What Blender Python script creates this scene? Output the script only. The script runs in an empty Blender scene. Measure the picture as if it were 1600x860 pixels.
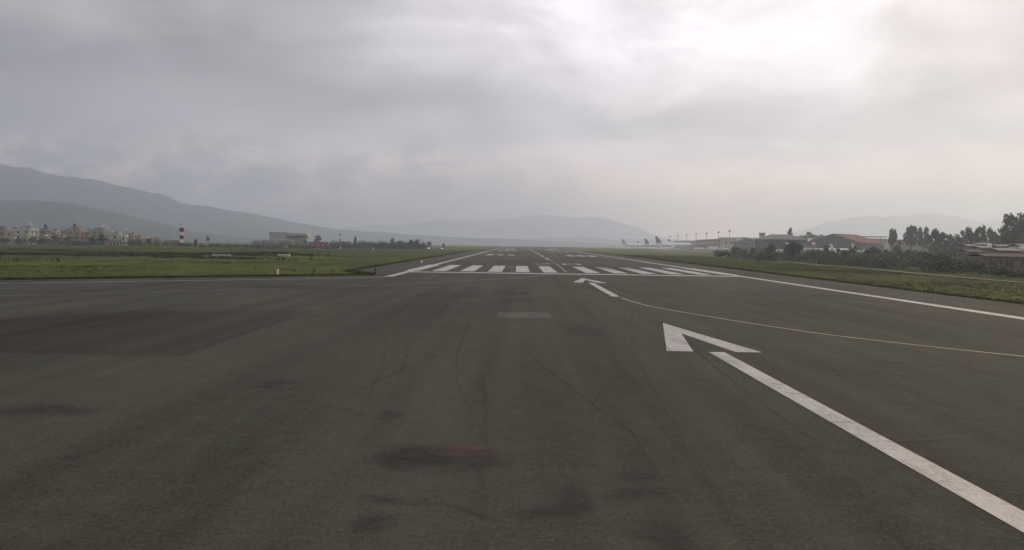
import bpy, math, random
import numpy as np
from mathutils import Vector, Matrix, noise

random.seed(7); rng = np.random.default_rng(7)
S = bpy.context.scene
COL = S.collection
R = math.radians

# ------------------------------------------------------------------ camera
F, EYE, CX0 = 1386.0, 3.66, -6.75            # focal length in photo pixels (1600 wide), eye height, offset from the centreline
YAW, PIT, ROL = -.0076, .0359, .0138
_r = Vector((math.cos(YAW), -math.sin(YAW), 0)); _h = Vector((math.sin(YAW), math.cos(YAW), 0))
FWD = _h * math.cos(PIT) - Vector((0, 0, math.sin(PIT))); _u = _h * math.sin(PIT) + Vector((0, 0, math.cos(PIT)))
RGT = _r * math.cos(ROL) + _u * math.sin(ROL); UP = _u * math.cos(ROL) - _r * math.sin(ROL)
cam = bpy.data.cameras.new('camera'); co = bpy.data.objects.new('camera', cam); COL.objects.link(co)
cam.sensor_width = 36; cam.lens = 36 * F / 1600; cam.clip_end = 60000; cam.clip_start = .1
co.matrix_world = Matrix(((RGT.x, UP.x, -FWD.x, CX0), (RGT.y, UP.y, -FWD.y, 0), (RGT.z, UP.z, -FWD.z, EYE), (0, 0, 0, 1)))
S.camera = co

# ------------------------------------------------------------------ world: overcast deck over a daylight sky
SUN_AZ, SUN_EL = 38, 27                       # degrees right of the runway heading, above the horizon
W = bpy.data.worlds.new('World'); S.world = W; W.use_nodes = True
wt = W.node_tree; wt.nodes.clear()
class NT:
    """small helper to write node maths"""
    def __init__(s, t): s.t = t
    def n(s, ty, **kw):
        o = s.t.nodes.new(ty)
        for k, v in kw.items(): setattr(o, k, v)
        return o
    def put(s, sock, v):
        if isinstance(v, bpy.types.NodeSocket): s.t.links.new(v, sock)
        else: sock.default_value = v
    def m(s, op, a, b=0.0, c=None, clamp=False):
        o = s.n('ShaderNodeMath', operation=op, use_clamp=clamp); s.put(o.inputs[0], a); s.put(o.inputs[1], b)
        if c is not None: s.put(o.inputs[2], c)
        return o.outputs[0]
    def vm(s, op, a, b):
        o = s.n('ShaderNodeVectorMath', operation=op); s.put(o.inputs[0], a); s.put(o.inputs[1], b)
        return o.outputs['Value'] if op in ('DOT_PRODUCT', 'LENGTH', 'DISTANCE') else o.outputs[0]
    def ss(s, x, a, b, lo=0.0, hi=1.0):        # smooth step from a..b to lo..hi
        o = s.n('ShaderNodeMapRange', interpolation_type='SMOOTHSTEP'); s.put(o.inputs['Value'], x)
        for k, v in zip(('From Min', 'From Max', 'To Min', 'To Max'), (a, b, lo, hi)): o.inputs[k].default_value = v
        return o.outputs[0]
    def mix(s, f, a, b):
        o = s.n('ShaderNodeMix', data_type='RGBA'); s.put(o.inputs[0], f); s.put(o.inputs[6], a); s.put(o.inputs[7], b); return o.outputs[2]
    def noise(s, vec, scale, detail=4, rough=.55, dist=0.0):
        o = s.n('ShaderNodeTexNoise'); s.put(o.inputs['Vector'], vec)
        o.inputs['Scale'].default_value = scale; o.inputs['Detail'].default_value = detail
        o.inputs['Roughness'].default_value = rough; o.inputs['Distortion'].default_value = dist
        return o.outputs['Fac']
def C4(c): return (c[0], c[1], c[2], 1.0)
def dirv(az, el): return (math.sin(R(az)) * math.cos(R(el)), math.cos(R(az)) * math.cos(R(el)), math.sin(R(el)))
w = NT(wt)
tc = w.n('ShaderNodeTexCoord').outputs['Generated']
D = w.vm('NORMALIZE', tc, (0, 0, 0))
sx = w.n('ShaderNodeSeparateXYZ'); w.put(sx.inputs[0], D); dx, dy, dz = sx.outputs
sky = w.n('ShaderNodeTexSky', sky_type='NISHITA', sun_disc=False)
sky.sun_elevation = R(SUN_EL); sky.sun_rotation = R(SUN_AZ); sky.dust_density = 3.0
# layered noise: the deck is stretched sideways, as a flat layer seen low over the horizon
lay = w.vm('MULTIPLY', D, (1.0, 1.0, 3.0))
n1 = w.noise(lay, 2.1, 4, .5, .2)
n2 = w.noise(w.vm('ADD', lay, (3.1, 7.7, 1.2)), 4.6, 5, .52, .15)
puff = w.noise(w.vm('MULTIPLY', D, (1.0, 1.0, 2.0)), 15, 6, .6, .4)
bil = w.noise(w.vm('MULTIPLY', D, (1.0, 1.0, 2.1)), 5.0, 6, .55, .5)
side = w.ss(dx, -.55, .55)
thin = w.ss(w.vm('DOT_PRODUCT', D, dirv(9.5, 19.5)), .925, 1.0)           # the thin, bright part of the deck
lum = w.m('ADD', w.m('MULTIPLY', side, .19), .495)
lum = w.m('MULTIPLY', lum, w.ss(dz, .06, .30, 1.0, .78))
lum = w.m('MULTIPLY', lum, w.ss(n1, .32, .68, .72, 1.24))
lum = w.m('MULTIPLY', lum, w.ss(n2, .25, .75, .88, 1.12))
lum = w.m('ADD', lum, w.m('MULTIPLY', w.m('MULTIPLY', thin, w.ss(bil, .34, .66, .72, 1.1)), .54))
lum = w.m('MULTIPLY', lum, w.ss(bil, .38, .62, .86, 1.10))
bd = w.m('SUBTRACT', dz, w.m('SUBTRACT', .150, w.m('MULTIPLY', dx, .075)))            # a heavier bank that sinks to the right
bd = w.m('ABSOLUTE', w.m('ADD', bd, w.m('MULTIPLY', w.m('SUBTRACT', n2, .5), .13)))
lum = w.m('MULTIPLY', lum, w.ss(bd, .0, .065, .70, 1.05))
lum = w.m('MULTIPLY', lum, w.ss(dz, .24, .95, 1.0, 1.9))                 # an overcast sky is brightest overhead
# low sunlit banks of cumulus along the horizon
low = w.m('MULTIPLY', w.ss(dz, .012, .05), w.ss(dz, .125, .06))
low = w.m('MULTIPLY', w.m('MULTIPLY', low, w.ss(puff, .42, .66)), w.ss(dx, .12, -.22, .25, 1.0))
lum = w.m('ADD', lum, w.m('MULTIPLY', low, .70))
hor = w.ss(dz, .13, .015)
glow = w.m('MULTIPLY', w.ss(w.m('ABSOLUTE', w.m('SUBTRACT', dx, .20)), .0, .24, 1.0, 0.0), w.ss(dz, .10, .03))     # cream light low under the cloud edge
lum = w.m('ADD', lum, w.m('MULTIPLY', glow, w.ss(n2, .3, .7, .35, .8)))
lum = w.m('MULTIPLY', lum, w.m('SUBTRACT', 1.0, w.m('MULTIPLY', w.m('MULTIPLY', w.ss(dz, .085, .01), w.ss(dx, .22, .0)), .34)))   # rain-grey distance ahead and to the left
lum = w.m('MULTIPLY', lum, w.m('ADD', w.m('MULTIPLY', w.m('MULTIPLY', hor, w.ss(dx, -.1, .3)), .70), 1.0))
warm = w.m('MULTIPLY', w.m('ADD', w.m('MULTIPLY', hor, w.ss(dx, -.25, .15, .15, 1.0)), w.m('MULTIPLY', low, .6)), 1.0, clamp=True)
tint = w.mix(warm, C4((1.045, .972, 1.02)), C4((1.62, 1.0, .62)))
cl = w.vm('SCALE', tint, (0, 0, 0)); sc_ = cl.node; w.put(sc_.inputs['Scale'], lum)
b1 = w.n('ShaderNodeBackground'); w.put(b1.inputs[0], sky.outputs[0]); b1.inputs[1].default_value = .08
b2 = w.n('ShaderNodeBackground'); w.put(b2.inputs[0], cl); b2.inputs[1].default_value = 1.0
mx = w.n('ShaderNodeMixShader'); mx.inputs[0].default_value = .94
wt.links.new(b1.outputs[0], mx.inputs[1]); wt.links.new(b2.outputs[0], mx.inputs[2])
wt.links.new(mx.outputs[0], w.n('ShaderNodeOutputWorld').inputs[0])

sun = bpy.data.lights.new('sun', 'SUN'); so = bpy.data.objects.new('sun', sun); COL.objects.link(so)
sun.energy = 1.5; sun.angle = R(12); sun.color = (1.0, .74, .47)
so.rotation_euler = Vector(dirv(SUN_AZ, SUN_EL)).to_track_quat('Z', 'Y').to_euler()

vs = S.view_settings; vs.view_transform = 'Standard'; vs.look = 'None'; vs.exposure = 0.08; vs.gamma = 1; vs.use_curve_mapping = False
S.cycles.use_denoising = True; S.cycles.volume_bounces = 1; S.cycles.max_bounces = 4; S.cycles.transparent_max_bounces = 16
try: S.cycles.denoiser = 'OPENIMAGEDENOISE'
except Exception: pass

# ------------------------------------------------------------------ helpers
def ray(px, py): return FWD + RGT * ((px - 800) / F) - UP * ((py - 430) / F)
def at(px, py, Y):
    d = ray(px, py); return Vector((CX0, 0, EYE)) + d * (Y / d.y)
def G(px, py, z=0.0):
    d = ray(px, py); return Vector((CX0, 0, EYE)) + d * ((z - EYE) / d.z)
def sstep(a, b, x):
    t = min(1, max(0, (x - a) / (b - a))); return t * t * (3 - 2 * t)
def crestz(y):                                  # the runway is flat, then drops away over a crest
    u = max(0, y - 700); return max(-22, -3.1e-6 * u * u) if u < 2400 else -18 - min(4, (u - 2400) * .002)
def paved(x, y, mrg=0.0):
    if -27.4 - mrg < x < 27.4 + mrg:
        if x < -22.5 - mrg and y > 96 + (x + 22) * .8 + mrg and y < 108: return x > -22.5 - max(0, y - 97) * .44 - mrg
        return True
    if x < 0 and y < 96 + (x + 22) * .8 + mrg: return True
    return False
def gz(x, y):
    z = crestz(y) - .05
    if not paved(x, y, 5):
        e = min(1, max(0, (abs(x) - 32) / 20)) if y > 110 else min(1, max(0, (y - 96 - (x + 22) * .8 - 5) / 20)) if x < 0 else min(1, (abs(x) - 32) / 20)
        z += e * .45 * (noise.fractal(Vector((x * .018, y * .018, 3.3)), .8, 2.1, 4))
    return z

class MB:
    def __init__(s): s.v = []; s.f = []; s.uv = []
    def add(s, vs, fs):
        b = len(s.v); s.v += [tuple(p) for p in vs]; s.f += [tuple(b + i for i in q) for q in fs]; return s
    def box(s, c, d, rz=0.0):                  # c = centre of the base, d = full size
        cr, sr = math.cos(rz), math.sin(rz); p = []
        for z in (0, d[2]):
            for x, y in ((-1, -1), (1, -1), (1, 1), (-1, 1)):
                a, b = x * d[0] / 2, y * d[1] / 2
                p.append((c[0] + a * cr - b * sr, c[1] + a * sr + b * cr, c[2] + z))
        return s.add(p, [(3, 2, 1, 0), (4, 5, 6, 7), (0, 1, 5, 4), (1, 2, 6, 5), (2, 3, 7, 6), (3, 0, 4, 7)])
    def tube(s, p0, p1, r0, r1=None, n=8, cap=True):
        p0, p1 = Vector(p0), Vector(p1); r1 = r0 if r1 is None else r1
        a = (p1 - p0).normalized(); q = a.to_track_quat('Z', 'Y'); pts = []
        for p, r in ((p0, r0), (p1, r1)):
            for i in range(n):
                t = 2 * math.pi * i / n; pts.append(p + q @ Vector((r * math.cos(t), r * math.sin(t), 0)))
        fs = [(i, (i + 1) % n, n + (i + 1) % n, n + i) for i in range(n)]
        if cap: fs += [tuple(range(n - 1, -1, -1)), tuple(range(n, 2 * n))]
        return s.add(pts, fs)
    def loft(s, rings, cap=True):
        n = len(rings[0]); pts = [p for r in rings for p in r]; fs = []
        for k in range(len(rings) - 1):
            fs += [(k * n + i, k * n + (i + 1) % n, (k + 1) * n + (i + 1) % n, (k + 1) * n + i) for i in range(n)]
        if cap: fs += [tuple(range(n - 1, -1, -1)), tuple((len(rings) - 1) * n + i for i in range(n))]
        return s.add(pts, fs)
    def prism(s, poly, y0, y1):                # polygon in the XZ plane, pushed along Y
        n = len(poly); pts = [(x, y0, z) for x, z in poly] + [(x, y1, z) for x, z in poly]
        return s.add(pts, [tuple(range(n)), tuple(range(2 * n - 1, n - 1, -1))] + [((i + 1) % n, i, n + i, n + (i + 1) % n) for i in range(n)])
    def build(s, name, mat, parent=None, smooth=False, loc=None):
        me = bpy.data.meshes.new(name); me.from_pydata(s.v, [], s.f); me.update()
        if s.uv:
            ul = me.uv_layers.new(name='UVMap')
            for p in me.polygons:
                for li, vi in zip(p.loop_indices, p.vertices): ul.data[li].uv = s.uv[vi]
        if smooth: me.polygons.foreach_set('use_smooth', [True] * len(me.polygons))
        me.materials.append(mat); return link(name, me, parent, loc)
def link(name, me, parent=None, loc=None, rz=0.0, sc=None):
    o = bpy.data.objects.new(name, me); COL.objects.link(o)
    if parent: o.parent = parent
    if loc is not None: o.location = loc
    if rz: o.rotation_euler.z = rz
    if sc is not None: o.scale = sc
    return o
def tag(o, label=None, cat=None, group=None, kind=None):
    if label: o['label'] = label
    if cat: o['category'] = cat
    if group: o['group'] = group
    if kind: o['kind'] = kind
    return o
def thing(name, label, cat, loc, rz=0.0, group=None):
    o = link(name, None, None, loc, rz); o.empty_display_size = .5; return tag(o, label, cat, group)

# ------------------------------------------------------------------ materials
MATS = {}
def mat(name, col, rough=.8, var=.15, scale=1.0, spec=.12, metal=0.0, bump=0.0, coord='Object', island=False, emit=None):
    if name in MATS: return MATS[name]
    m = bpy.data.materials.new(name); m.use_nodes = True; t = NT(m.node_tree)
    p = m.node_tree.nodes['Principled BSDF']; p.inputs['Roughness'].default_value = rough
    p.inputs['Specular IOR Level'].default_value = spec; p.inputs['Metallic'].default_value = metal
    v = t.n('ShaderNodeNewGeometry').outputs['Position'] if coord == 'World' else t.n('ShaderNodeTexCoord').outputs['Object']
    f = t.noise(v, scale, 5, .6)
    if island:
        g = t.n('ShaderNodeNewGeometry').outputs['Random Per Island']; f = t.m('ADD', t.m('MULTIPLY', f, .4), t.m('MULTIPLY', g, .6))
    c = t.mix(t.ss(f, .25, .75), C4([max(0, x * (1 - var)) for x in col]), C4([min(1, x * (1 + var)) for x in col]))
    t.put(p.inputs['Base Color'], c)
    if bump:
        b = t.n('ShaderNodeBump'); b.inputs['Strength'].default_value = bump; t.put(b.inputs['Height'], t.noise(v, scale * 6, 3)); t.put(p.inputs['Normal'], b.outputs[0])
    if emit:
        p.inputs['Emission Color'].default_value = C4(emit[0]); p.inputs['Emission Strength'].default_value = emit[1]
    MATS[name] = m; return m

def asphalt_mat(name, base, patchy=1.0):
    m = bpy.data.materials.new(name); m.use_nodes = True; t = NT(m.node_tree); p = m.node_tree.nodes['Principled BSDF']
    P = t.n('ShaderNodeNewGeometry').outputs['Position']
    big = t.noise(t.vm('MULTIPLY', P, (.10, .030, 1)), 1.0, 5, .6, .3)          # weathered areas
    lane = t.noise(t.vm('MULTIPLY', P, (.9, .012, 1)), 1.0, 3, .55)             # paving lanes along the runway
    blot = t.noise(t.vm('MULTIPLY', P, (.7, .35, 1)), 1.0, 6, .65, .4)
    mid = t.noise(P, 7, 4, .7); fine = t.noise(P, 1.6, 5, .65)
    grit = t.noise(P, 38, 3, .7); stone = t.noise(P, 120, 2, .6)
    f = t.m('ADD', t.m('MULTIPLY', t.m('SUBTRACT', big, .5), 1.6 * patchy), t.m('MULTIPLY', t.m('SUBTRACT', lane, .5), 1.25 * patchy))
    f = t.m('ADD', f, t.m('MULTIPLY', t.m('SUBTRACT', blot, .5), .35))
    f = t.m('ADD', f, t.m('MULTIPLY', t.m('SUBTRACT', grit, .5), 2.2))
    f = t.m('ADD', f, t.m('MULTIPLY', t.m('SUBTRACT', stone, .5), 1.3))
    f = t.m('ADD', f, t.m('ADD', t.m('MULTIPLY', t.m('SUBTRACT', mid, .5), 1.1), t.m('MULTIPLY', t.m('SUBTRACT', fine, .5), .75)))
    chip = t.noise(P, 15, 2, .5); f = t.m('ADD', f, t.m('SUBTRACT', t.ss(chip, .56, .72, 0, .55), t.ss(chip, .44, .28, 0, .45)))
    k = t.m('MAXIMUM', t.m('ADD', f, 1.0), .2)
    tone = t.mix(t.ss(blot, .3, .7), C4((base[0] * 1.03, base[1], base[2] * .95)), C4((base[0] * .97, base[1], base[2] * 1.03)))
    c = t.vm('SCALE', tone, (0, 0, 0)); t.put(c.node.inputs['Scale'], k); t.put(p.inputs['Base Color'], c)
    p.inputs['Roughness'].default_value = .9; p.inputs['Specular IOR Level'].default_value = .10
    b = t.n('ShaderNodeBump'); b.inputs['Strength'].default_value = .35; b.inputs['Distance'].default_value = .01
    t.put(b.inputs['Height'], t.m('ADD', grit, stone)); t.put(p.inputs['Normal'], b.outputs[0])
    return m
def paint_mat(name, col, wear=.5):
    m = bpy.data.materials.new(name); m.use_nodes = True; t = NT(m.node_tree); p = m.node_tree.nodes['Principled BSDF']
    P = t.n('ShaderNodeNewGeometry').outputs['Position']
    a = t.noise(P, 30, 4, .7); b = t.noise(t.vm('MULTIPLY', P, (1.2, .3, 1)), 1.0, 5, .6); c_ = t.noise(P, 4.5, 5, .7)
    k = t.ss(t.m('ADD', t.m('ADD', t.m('MULTIPLY', a, .45), t.m('MULTIPLY', b, .3)), t.m('MULTIPLY', c_, .35)), wear - .12, wear + .14)
    dirt = t.mix(b, C4([x * .82 for x in col]), C4(col))
    t.put(p.inputs['Base Color'], t.mix(k, C4([x * .34 for x in col]), dirt)); p.inputs['Roughness'].default_value = .6
    p.inputs['Specular IOR Level'].default_value = .3
    return m
def decal_mat(name, col, amount, stretch=(3, 3, 1), hard=.2):
    """a stain or rubber mark: alpha falls off to the edges of its UV square and is broken up by noise"""
    m = bpy.data.materials.new(name); m.use_nodes = True; t = NT(m.node_tree); p = m.node_tree.nodes['Principled BSDF']
    uv = t.n('ShaderNodeTexCoord').outputs['UV']; P = t.n('ShaderNodeNewGeometry').outputs['Position']
    s = t.n('ShaderNodeSeparateXYZ'); t.put(s.inputs[0], uv)
    def edge(c): return t.ss(t.m('ABSOLUTE', t.m('SUBTRACT', t.m('MULTIPLY', c, 2.0), 1.0)), hard, 1.0, 1.0, 0.0)
    nz = t.noise(t.vm('MULTIPLY', P, stretch), 1.0, 6, .65, .3)
    a = t.m('MULTIPLY', t.m('MULTIPLY', edge(s.outputs[0]), edge(s.outputs[1])), t.ss(nz, .28, .62)); a = t.m('MULTIPLY', a, t.ss(t.noise(P, 11, 4, .7), .34, .60, .35, 1.0)); a = t.m('MULTIPLY', a, amount, clamp=True)
    p.inputs['Base Color'].default_value = C4(col); p.inputs['Roughness'].default_value = .75; p.inputs['Specular IOR Level'].default_value = .25
    t.put(p.inputs['Alpha'], a); return m

ASPH = asphalt_mat('asphalt', (.0400, .0412, .0295))
SEAL = asphalt_mat('joint_seal', (.031, .030, .022), .8)
ASPHD = asphalt_mat('asphalt_patch', (.030, .0290, .0220), 1.3)
CONC = asphalt_mat('patch_concrete', (.075, .07, .06), .5)
WHITE = paint_mat('runway_white', (.40, .395, .37), .50)
FADED = paint_mat('faded_white', (.26, .25, .235), .52)
YELL = paint_mat('taxi_yellow', (.37, .325, .18), .47)
YELLF = paint_mat('faded_yellow', (.15, .138, .10), .52)
RUBBER = decal_mat('rubber', (.020, .0195, .016), .50, (1.6, .7, 1), .0)
SCUFF = decal_mat('scuff', (.020, .020, .020), .85, (5, 5, 1), .3)
OIL = decal_mat('oil', (.016, .0155, .0155), .85, (1.5, 2.0, 1), .0)
RUST = decal_mat('rust', (.080, .048, .026), 1.0, (1.0, 5, 1), .0)

def grass_mat(name, a, b, c, scale=.05):
    m = bpy.data.materials.new(name); m.use_nodes = True; t = NT(m.node_tree); p = m.node_tree.nodes['Principled BSDF']
    P = t.n('ShaderNodeNewGeometry').outputs['Position']
    n1 = t.noise(t.vm('MULTIPLY', P, (.6, 1, 1)), scale, 6, .62, .5); n2 = t.noise(t.vm('MULTIPLY', P, (.35, 1, 1)), scale * 6, 5, .65); n3 = t.noise(P, 3.5, 3, .7)
    col = t.mix(t.ss(n1, .40, .60), C4(a), C4(b)); col = t.mix(t.ss(n2, .50, .72), col, C4(c))
    k = t.vm('SCALE', col, (0, 0, 0)); t.put(k.node.inputs['Scale'], t.ss(n3, .25, .75, .5, 1.5)); t.put(p.inputs['Base Color'], k)
    p.inputs['Roughness'].default_value = .9; p.inputs['Specular IOR Level'].default_value = .1
    bm = t.n('ShaderNodeBump'); bm.inputs['Strength'].default_value = .8; bm.inputs['Distance'].default_value = .15
    t.put(bm.inputs['Height'], t.m('ADD', n3, n2)); t.put(p.inputs['Normal'], bm.outputs[0])
    return m
GRASS = grass_mat('turf', (.042, .060, .006), (.070, .088, .007), (.088, .084, .013))
BLADE = mat('grass_blade', (.078, .100, .007), .85, .45, .08, .12, coord='World', island=True)
WEED = mat('weed_leaf', (.085, .112, .034), .85, .45, .1, .12, coord='World', island=True)
def upright(m):      # blades share the light of the sward they grow from
    t = NT(m.node_tree); v = t.n('ShaderNodeCombineXYZ'); v.inputs[2].default_value = 1.0; m.node_tree.links.new(v.outputs[0], m.node_tree.nodes['Principled BSDF'].inputs['Normal'])
upright(BLADE); upright(WEED)
def leafmat(name, col): return mat(name, col, .75, .45, .35, .2, island=True)
LEAF = [leafmat('leaf_dark', (.050, .066, .036)), leafmat('leaf_mid', (.066, .088, .038)), leafmat('leaf_olive', (.095, .100, .052)), leafmat('leaf_blue', (.044, .062, .048))]
BARK = mat('bark', (.07, .055, .042), .9, .25, 4)

# ------------------------------------------------------------------ ground
def lin(*segs):
    out = []
    for a, b, st in segs: out += list(np.arange(a, b, st))
    return out
xs = sorted(set([round(v, 2) for v in [-6500, -5000, -3600, -2600, -1900, -1400, -1000, -800, -650, -520] + lin((-420, -240, 20), (-240, -60, 6), (-60, 72, 3), (72, 240, 8), (240, 420, 20)) + [420, 520, 650, 800, 1000, 1400, 1900, 2600, 3600, 5000, 6500]]))
ys = sorted(set([round(v, 2) for v in [-600, -400, -250, -150, -90] + lin((-60, 60, 6), (60, 260, 4), (260, 700, 10), (700, 1500, 20)) + [1500, 1600, 1800, 2100, 2500, 3100, 4000, 5200, 6600]]))
gv = [(x, y, gz(x, y)) for y in ys for x in xs]; nx = len(xs)
gb = MB(); gb.v = gv; gb.f = [(j * nx + i, j * nx + i + 1, (j + 1) * nx + i + 1, (j + 1) * nx + i) for j in range(len(ys) - 1) for i in range(nx - 1)]
ground = tag(gb.build('ground', GRASS, smooth=True), kind='structure')

rw = MB(); stations = [-70] + lin((-60, 700, 40), (700, 2000, 20))
stations = [(-27.3, -70), (-27.3, 20), (-27.3, 91.7), (-22.7, 95.4), (-22.8, 98), (-24.6, 102.5), (-27.3, 108)] + [(-27.3, y) for y in stations if y > 108]
for xl, y in stations:
    z = crestz(y); rw.v += [(xl, y, z), (27.3, y, z)]
rw.f = [(2 * i, 2 * i + 1, 2 * i + 3, 2 * i + 2) for i in range(len(stations) - 1)]
runway = tag(rw.build('runway', ASPH), kind='structure')
tw = MB()    # the turning area that opens to the left of the runway end
edgeL = [(-27.3, 107), (-24.6, 101), (-22.6, 95.5)]
tw.add([(-27.3, -70, 0), (-27.3, 91.8, 0), (-34, 86.3, 0), (-50, 73.4, 0), (-75, 53, 0), (-110, 25, 0), (-150, -8, 0), (-150, -70, 0)], [tuple(range(7, -1, -1))])
tag(tw.build('taxiway', ASPH), kind='structure')
tp = MB()    # the taxiway that crosses the grass on the apron side
tp.add([(27.3, 520, .0), (34, 532, .0), (330, 548, .01), (330, 566, .01), (34, 556, .0), (27.3, 570, .0)], [(0, 1, 2, 3, 4, 5)])
tag(tp.build('apron_taxiway', mat('old_concrete', (.22, .21, .19), .85, .2, .4, coord='World')), kind='structure')
ap = MB()    # the apron
ap.add([(70, 690, -.0), (172, 690, -.0), (172, 1500, -2.0), (70, 1500, -2.0), (172, 900, -.12), (70, 900, -.12), (172, 1100, -.50), (70, 1100, -.50), (172, 1300, -1.12), (70, 1300, -1.12)],
       [(0, 1, 4, 5), (5, 4, 6, 7), (7, 6, 8, 9), (9, 8, 2, 3)])
tag(ap.build('apron', MATS['old_concrete']), kind='structure')
trk = MB()   # the perimeter track beside the scrub
tpts = [(49, 20), (49.5, 60), (51.4, 102), (49.5, 124), (52, 150), (54.5, 181), (60, 230)]
for x, y in tpts: trk.v += [(x - .8, y, gz(x - .8, y) + .1), (x + .8, y, gz(x + .8, y) + .1)]
trk.f = [(2 * i, 2 * i + 1, 2 * i + 3, 2 * i + 2) for i in range(len(tpts) - 1)]
tag(trk.build('path', mat('track_soil', (.125, .12, .065), .9, .2, .8, coord='World')), kind='structure')

# ------------------------------------------------------------------ markings, each a piece of the runway
ZP = .008
def sheet(name, m, pts, z=ZP, parent=runway):
    b = MB(); b.add([(x, y, crestz(y) + z) for x, y in pts], [tuple(range(len(pts)))])
    o = b.build(name, m, parent)
    if o.data.polygons[0].normal.z < 0: o.data.flip_normals()
    return o
def rect(name, m, x0, x1, y0, y1, z=ZP, parent=runway): return sheet(name, m, [(x0, y0), (x1, y0), (x1, y1), (x0, y1)], z, parent)
T0 = 112.6
for k in range(6):
    for s in (-1, 1):
        a, b = 1.8 + 3.55 * k, 3.6 + 3.55 * k
        if k == 5: a, b = 19.4, 21.2
        rect('threshold_stripe', WHITE, *(sorted((s * a, s * b))), T0, T0 + 30)
rect('threshold_bar', WHITE, -19.8, 19.8, T0 - 6.0, T0 - 3.4)
def ribbon(name, m, pts, wd, z=ZP, parent=runway, uv=False):
    b = MB(); n = len(pts); L = 0
    for i, p in enumerate(pts):
        q0 = pts[max(0, i - 1)]; q1 = pts[min(n - 1, i + 1)]; d = Vector((q1[0] - q0[0], q1[1] - q0[1])).normalized(); nr = Vector((-d.y, d.x)) * (wd / 2)
        for s in (-1, 1): b.v.append((p[0] + s * nr.x, p[1] + s * nr.y, crestz(p[1]) + z)); b.uv.append((i / (n - 1), (s + 1) / 2))
    b.f = [(2 * i, 2 * i + 2, 2 * i + 3, 2 * i + 1) for i in range(n - 1)]
    if not uv: b.uv = []
    o = b.build(name, m, parent)
    if o.data.polygons[0].normal.z < 0: o.data.flip_normals()
    return o
def curve(pts, n=8):
    out = []
    for i in range(len(pts) - 1):
        p = [Vector(pts[max(0, min(len(pts) - 1, j))]) for j in (i - 1, i, i + 1, i + 2)]
        for k in range(n):
            t = k / n; out.append(tuple(.5 * ((2 * p[1]) + (p[2] - p[0]) * t + (2 * p[0] - 5 * p[1] + 4 * p[2] - p[3]) * t * t + (3 * p[1] - p[0] - 3 * p[2] + p[3]) * t ** 3)))
    return out + [tuple(pts[-1])]
for s in (-1, 1):
    ribbon('edge_line', WHITE, [(s * 20.3, y) for y in ([-60, 40] if s > 0 else [92]) + [T0]], .85)
    ribbon('edge_line', WHITE, [(s * 20.3, y) for y in [T0 + 30] + lin((146, 700, 60), (700, 1500, 20))], .85)
ribbon('edge_line', FADED, curve([(-20.35, 91.4), (-22.8, 87.9), (-30.9, 81.0), (-39.6, 74.0), (-46.9, 68.0), (-70, 49), (-110, 16)]), .55)
for tip in (95.3, 41.6):                        # arrows pointing at the displaced threshold
    b = tip - 11.0
    sheet('arrow_head', WHITE, [(0.05, tip), (-1.6, b), (-.68, b), (.05, tip - 4.7)], ZP)
    sheet('arrow_head', WHITE, [(0.05, tip), (.05, tip - 4.7), (.78, b), (1.7, b)], ZP)
    rect('arrow_shaft', WHITE, -.17, .37, b - 22.0, b - .1)
rect('center_line_dash', WHITE, -.35, .35, 201, 226)
for k in range(1, 22): rect('center_line_dash', WHITE, -.35, .35, 196 + 50 * k, 226 + 50 * k)
ribbon('taxi_line', YELLF, [(-.55, 115.3), (-.1, 150), (.15, 200)], .28)
sheet('taxi_line', YELLF, [(-.6, 115.1), (-1.7, 115.2), (-1.7, 115.7), (-.6, 115.7)], ZP + .001)
for s in (-1, 1):
    for i in range(3):
        c = 9.1 + i * 3.25
        for y0 in (150, 300): rect('touchdown_bar', WHITE, *sorted((s * (c - 1.05), s * (c + 1.05))), T0 + y0, T0 + y0 + 22.5)
        if i < 2:
            for y0 in (600, 750): rect('touchdown_bar', WHITE, *sorted((s * (c - 1.05), s * (c + 1.05))), T0 + y0, T0 + y0 + 22.5)
    rect('aiming_point_bar', WHITE, *sorted((s * 9, s * 16.5)), T0 + 400, T0 + 445)
    rect('touchdown_bar', WHITE, *sorted((s * 13.2, s * 15.3)), T0 + 500, T0 + 522.5)
# runway number 20
N0 = T0 + 43
ribbon('runway_digit', FADED, curve([(-4.0, N0 + 7.4), (-3.6, N0 + 8.6), (-2.6, N0 + 8.9), (-1.5, N0 + 8.5), (-1.2, N0 + 7.0), (-2.0, N0 + 4.6), (-3.5, N0 + 2.0), (-4.1, N0 + .45)], 5) + [(-1.0, N0 + .45)], .75)
ribbon('runway_digit', WHITE, curve([(2.7, N0 + .4), (1.6, N0 + 1.4), (1.3, N0 + 4.5), (1.6, N0 + 7.7), (2.7, N0 + 8.7), (3.8, N0 + 7.7), (4.1, N0 + 4.5), (3.8, N0 + 1.4), (2.7, N0 + .4)], 4), .75)
# yellow lead-in lines
ribbon('taxi_line', YELL, curve([(.35, 60.8), (.6, 57.2), (1.3, 52.2), (2.9, 46.7), (4.75, 41.0), (6.4, 37.0), (8.6, 33.4), (10.8, 30.5), (14, 27), (22, 20)]), .13)
ribbon('taxi_line', YELLF, curve([(-2.6, 105.9), (-7.4, 92.6), (-13.4, 82.4), (-18.5, 74.3), (-26.2, 65.4), (-33.3, 58.6), (-45, 48), (-70, 27)]), .22)
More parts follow.
